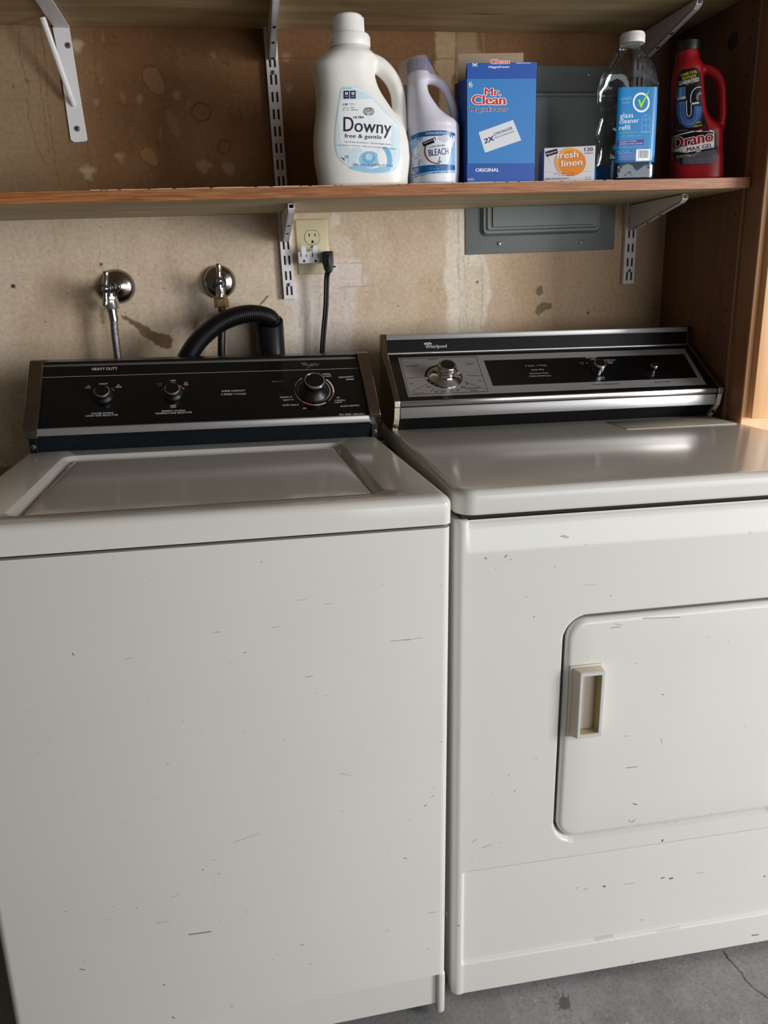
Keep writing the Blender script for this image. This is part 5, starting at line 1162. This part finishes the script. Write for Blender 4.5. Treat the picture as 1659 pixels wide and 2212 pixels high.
def cb(bm, s=0., rows=None, stp=70):
    loft(bm, [(z, cx_ - (w - s), cx_ + (w - s), min(w + .001, dpth / 2) - s, e) for z, w, e in (rows or cols)], yc, 56, stp)
b = bmesh.new(); cb(b); body = b.copy()
for v in b.verts:   # moulded grip waves down the left side
    if v.co.x < cx_ - .02 and zz(345) < v.co.z < zz(195): v.co.x += .0035 * (1 + math.sin((v.co.z - zz(345)) * 95)) * min(1, (cx_ - .02 - v.co.x) / .015)
wobj('bottle_body', b, [shell_m], t, 60)
b = bmesh.new(); rw = [(SHT + .002, hw - .004, 5), (SHT + .005, hw, 8), (zz(354), hw - .001, 8)]; cb(b, .0015, rw, 12); o = wobj('liquid', b, [liquid_m], t, 40); o['label'] = 'dark blue liquid left in the bottom'
b = bmesh.new(); zc = P(1366, 96, 1, yc).z; zt_ = P(1366, 73, 1, yc).z; m = to((P(1366, 85, 1, yc).x, yc, zc))
lathe(b, [(.0228, 0), (.0232, .001), (.0228, zt_ - zc - .003), (.021, zt_ - zc), (.0001, zt_ - zc)], m, 60)
for k in range(60): rbox(b, .0226, .0234, -.0005, .0005, .001, zt_ - zc - .004, mat=m @ Matrix.Rotation(2 * PI * k / 60, 4, 'Z'))
wobj('cap', b, [cap_white], t, 40)
def gb(k):
    bl = ink((22, 122, 186), .25); dbl = ink((14, 92, 152), .25); w_ = ink((232, 236, 240), .25); gn = ink((160, 208, 40), .25); pu = ink((44, 30, 124), .25); lb = ink((120, 180, 220), .25)
    k.poly([(1338.5, 188), (1422, 187), (1421, 250), (1417, 349), (1331, 351), (1335, 250)], bl, 0)
    k.poly([(1331.5, 322), (1374, 321), (1373, 349.5), (1331, 350.5)], dbl, 1)
    k.poly([(1375.5, 322.5), (1406, 321.5), (1404, 346.5), (1374.5, 347.5)], w_, 1)
    x = 1381; rr = random.Random(2)
    while x < 1402: wd = rr.uniform(.5, 1.5); k.line([(x, 324.5), (x - .6, 341)], wd, ink((50, 50, 60), .3), 2); x += wd + rr.uniform(.6, 1.6)
    k.ell(1386, 221, 18.3, 21.5, w_, 1, 40, r0=.80); k.line([(1381, 215), (1385, 229)], 4.4, gn, 2.5); k.poly([(1383.5, 230), (1386, 233), (1405, 193), (1396, 205), (1386.5, 222)], gn, 2.6)
    k.text('simply', 1342, 216, 1366, 213.5, 7.4, lb, 2, -.002); k.text('done', 1344, 224, 1361, 222.8, 6.4, lb, 2, -.002)
    k.text('glass', 1340.5, 255.5, 1369, 253, 11.4, w_, 2, 0); k.text('cleaner', 1339.5, 267, 1381.5, 264, 10.6, w_, 2, 0); k.text('refill', 1339, 281, 1362, 279.4, 10.6, w_, 2, 0)
    k.line([(1337, 286.6), (1377, 284.6)], 1.6, ink((70, 170, 90), .3), 2); k.scribble(1341, 295.5, 1387, 293, 2, lb, 2, 2)
    k.poly([(1336, 304), (1392, 300.5), (1391, 312), (1335, 314)], pu, 2); k.text('COMPARE TO WINDEX', 1338, 308, 1376, 305.5, 2.6, w_, 3); k.text('ORIGINAL GLASS CLEANER', 1338, 312.4, 1389, 310, 2.6, w_, 3)
    for i in range(6): k.scribble(1334, 327.5 + i * 4, 1370, 326 + i * 4, 2.2, lb if i < 2 else dblue, 2, i)
    for q in ([(1386, 284), (1387, 257), (1391, 250), (1396, 247), (1402, 250), (1405, 256), (1404, 284), (1386, 284)], [(1387, 259), (1405, 257)], [(1387, 271), (1405, 270)], [(1396, 247), (1395.5, 284)], [(1383, 285.5), (1408, 284.5)]): k.line(q, .9, lb, 2)
b, mats = lab(body, WORLD, yf - .002, gb, t, step=.004, lift=.0006); body.free(); wobj('label', b, mats, t)

# ---- red drain opener bottle
FB = (RZ(-27), P(1505, 380, 1, -.236)); FB = (FB[0], Vector((FB[1].x, -.236, 0))); yc = 0; K = 0
t = thing('drain_cleaner_bottle', 'red drain opener bottle with black cap and handle, rightmost on the shelf', 'bottle', FB)
def PB(u, v): return P(u, v, 1, 0, FB)
rows = [(PB(r[1], r[0]).z, PB(r[1], r[0]).x, PB(r[2], r[0]).x, r[4], r[5]) for r in ((112, 1460, 1508, K, .0205, 2), (126, 1459, 1510, K, .0215, 2), (134, 1458, 1512, K, .023, 2), (142, 1456.5, 1516, K, .026, 2.2), (152, 1454.5, 1519, K, .029, 2.4), (174, 1451, 1519, K, .030, 2.7), (210, 1450, 1521, K, .031, 3), (240, 1450, 1524, K, .031, 3), (256, 1450, 1529, K, .031, 3), (268, 1450, 1538, K, .031, 3), (278, 1450, 1552, K, .031, 3), (288, 1450, 1561, K, .0315, 3), (311, 1450, 1560.5, K, .0315, 3), (330, 1449.5, 1560, K, .0315, 3), (345, 1448, 1562, K, .033, 3), (370, 1447, 1562, K, .033, 3), (382, 1447.5, 1561.5, K, .033, 3))]
b = bmesh.new(); loft(b, base_row(rows), yc)
hp = smoothpath([PB(1505, 150), PB(1530, 152), PB(1549, 166), PB(1558, 188), PB(1559.5, 215), PB(1559.5, 245), PB(1556, 270), PB(1548, 292)], 8)
tube(b, hp, lambda s: .0105 - .002 * math.sin(s * PI), 18, squash=1.3)
b = fuse(b, .0017, 6); body = b.copy(); obj('bottle_body', b, [red_m], t)
b = bmesh.new(); z0 = PB(1485, 112).z; z1 = PB(1487, 91).z; m = to((PB(1485, 100).x, yc, z0)); lathe(b, [(.0240, 0), (.0242, .001), (.0238, z1 - z0 - .001), (.0225, z1 - z0), (.0001, z1 - z0)], m, 48)
for k in range(36): rbox(b, .0234, .0245, -.0006, .0006, .001, z1 - z0 - .003, mat=m @ Matrix.Rotation(2 * PI * k / 36, 4, 'Z'))
obj('cap', b, [cap_black], t, 40)
def db_(k):
    kb = ink((16, 14, 17), .3); w_ = ink((226, 222, 226), .3); ye = ink((206, 190, 60), .3); rd = ink((150, 22, 34), .3); b1 = ink((62, 96, 150), .3); b2_ = ink((34, 56, 100), .3); gy = ink((120, 116, 124), .3); mr = ink((70, 14, 26), .3)
    k.poly([(1471, 152), (1478, 149), (1500, 145), (1508, 146), (1514, 156), (1516, 190), (1520, 240), (1524, 260), (1531, 276), (1546, 285), (1551, 295), (1551, 340), (1545, 348), (1538, 355), (1474, 356), (1465, 350), (1457, 340), (1454, 315), (1455, 250), (1459, 200), (1466, 162)], kb, 0)
    k.text('CLEARS TOTAL', 1471, 165, 1507, 155.6, 6.4, ye, 3, .02, .1); k.text('BLOCKAGES', 1475, 172, 1504.5, 164.6, 6.2, ye, 3, .02, .1); k.text('GUARANTEED!', 1467, 184, 1511, 174, 9, w_, 3, .02, .12); k.scribble(1480, 184, 1499, 179, 1.8, ye, 3, 1)
    # the trap pipe
    k.poly([(1464, 188), (1481, 186), (1481, 212), (1463, 214)], b1, 1); k.poly([(1468, 188), (1473, 188), (1472, 212), (1467, 213)], ink((110, 140, 190), .3), 1.5)
    k.line(smooth2o([(1472, 218), (1472, 240), (1476, 257), (1486, 265), (1498, 263), (1506, 252), (1508, 228)]), 22, b2_, 1)
    k.line(smooth2o([(1472, 218), (1472, 240), (1476, 257), (1486, 265), (1498, 263), (1506, 252), (1508, 228)]), 15, b1, 1.4)
    for off, c_ in ((6, ink((130, 160, 205), .3)), (0, ink((90, 124, 178), .3))): k.line(smooth2o([(1464 + off, 220), (1464 + off, 245), (1470 + off * .8, 262 - off * .4), (1485, 274 - off), (1500 - off * .5, 270 - off * .6), (1511 - off, 255), (1513 - off, 232)]), 1.2, c_, 2)
    k.line(smooth2o([(1483, 216), (1484, 245), (1488, 251), (1493, 245), (1493, 226)]), 1.6, ink((196, 200, 212), .3), 2.2); k.line(smooth2o([(1492, 222), (1493, 205), (1499, 193), (1508, 187.5), (1515.5, 187)]), 1.8, ink((196, 200, 212), .3), 2.2); k.line(smooth2o([(1507, 216), (1507, 207), (1510, 202), (1516, 199)]), 5, gy, 2.1)
    k.poly([(1463, 210), (1481, 207.5), (1481, 213), (1463, 216)], ink((180, 184, 196), .3), 2.5); k.poly([(1494, 222), (1510, 219), (1510, 223.5), (1494, 226)], ink((200, 202, 210), .3), 2.5)
    k.text('PRO', 1505, 267, 1515, 265, 4.2, ye, 3, .02, .15); k.text('STRENGTH', 1497, 275.5, 1517, 272, 4.2, ye, 3, .02, .15)
    k.poly([(1517, 272), (1524, 266), (1528, 277), (1536, 283), (1516, 284)], mr, 2)
    k.line([(1456, 279.5), (1487, 280.5)], 1, gy, 3); k.line([(1462, 282), (1480, 282.5)], .8, gy, 3)
    k.poly([(1454, 292), (1500, 282), (1510, 282), (1528, 278), (1543, 283), (1543, 318), (1482, 330), (1485, 322), (1453, 325.5)], w_, 1.5)
    k.poly([(1454, 294), (1499, 284.5), (1541, 284.5), (1541, 305), (1500, 309), (1476, 316), (1454, 324)], kb, 2)
    k.text('Drano', 1455.5, 321, 1541, 304, 25, rd, 4, .03, .12, cap=.70, outline=(w_, .05)); k.line([(1500, 283), (1518, 279)], 2.4, rd, 4)
    k.text('MAX GEL', 1485, 327.5, 1540, 317.5, 9, ink((60, 16, 34), .3), 4.5, .012, .1)
    k.poly([(1498, 331), (1543, 322), (1550, 325), (1550, 338), (1543, 348), (1538, 354.5), (1475, 355), (1474, 342)], ink((84, 80, 88), .3), 1.6)
    k.text('32 FL OZ (1 QT) 946 mL', 1462, 341, 1494, 337.5, 6, w_, 3, 0); k.line([(1503, 328.5), (1514, 326)], 1.6, w_, 3); k.scribble(1497, 335, 1511, 333.5, 1.6, w_, 3, 4); k.scribble(1497, 338.5, 1503, 338, 1.4, w_, 3, 5)
    for i in range(4): k.scribble(1474, 344.5 + i * 2.8, 1500, 344 + i * 2.8, 1.8, gy, 3, 10 + i); k.scribble(1505, 343.5 + i * 2.8, 1536, 343 + i * 2.8, 1.8, gy, 3, 20 + i)
b, mats = lab(body, FB, -.033, db_, t, step=.0026); body.free(); obj('label', b, mats, t)
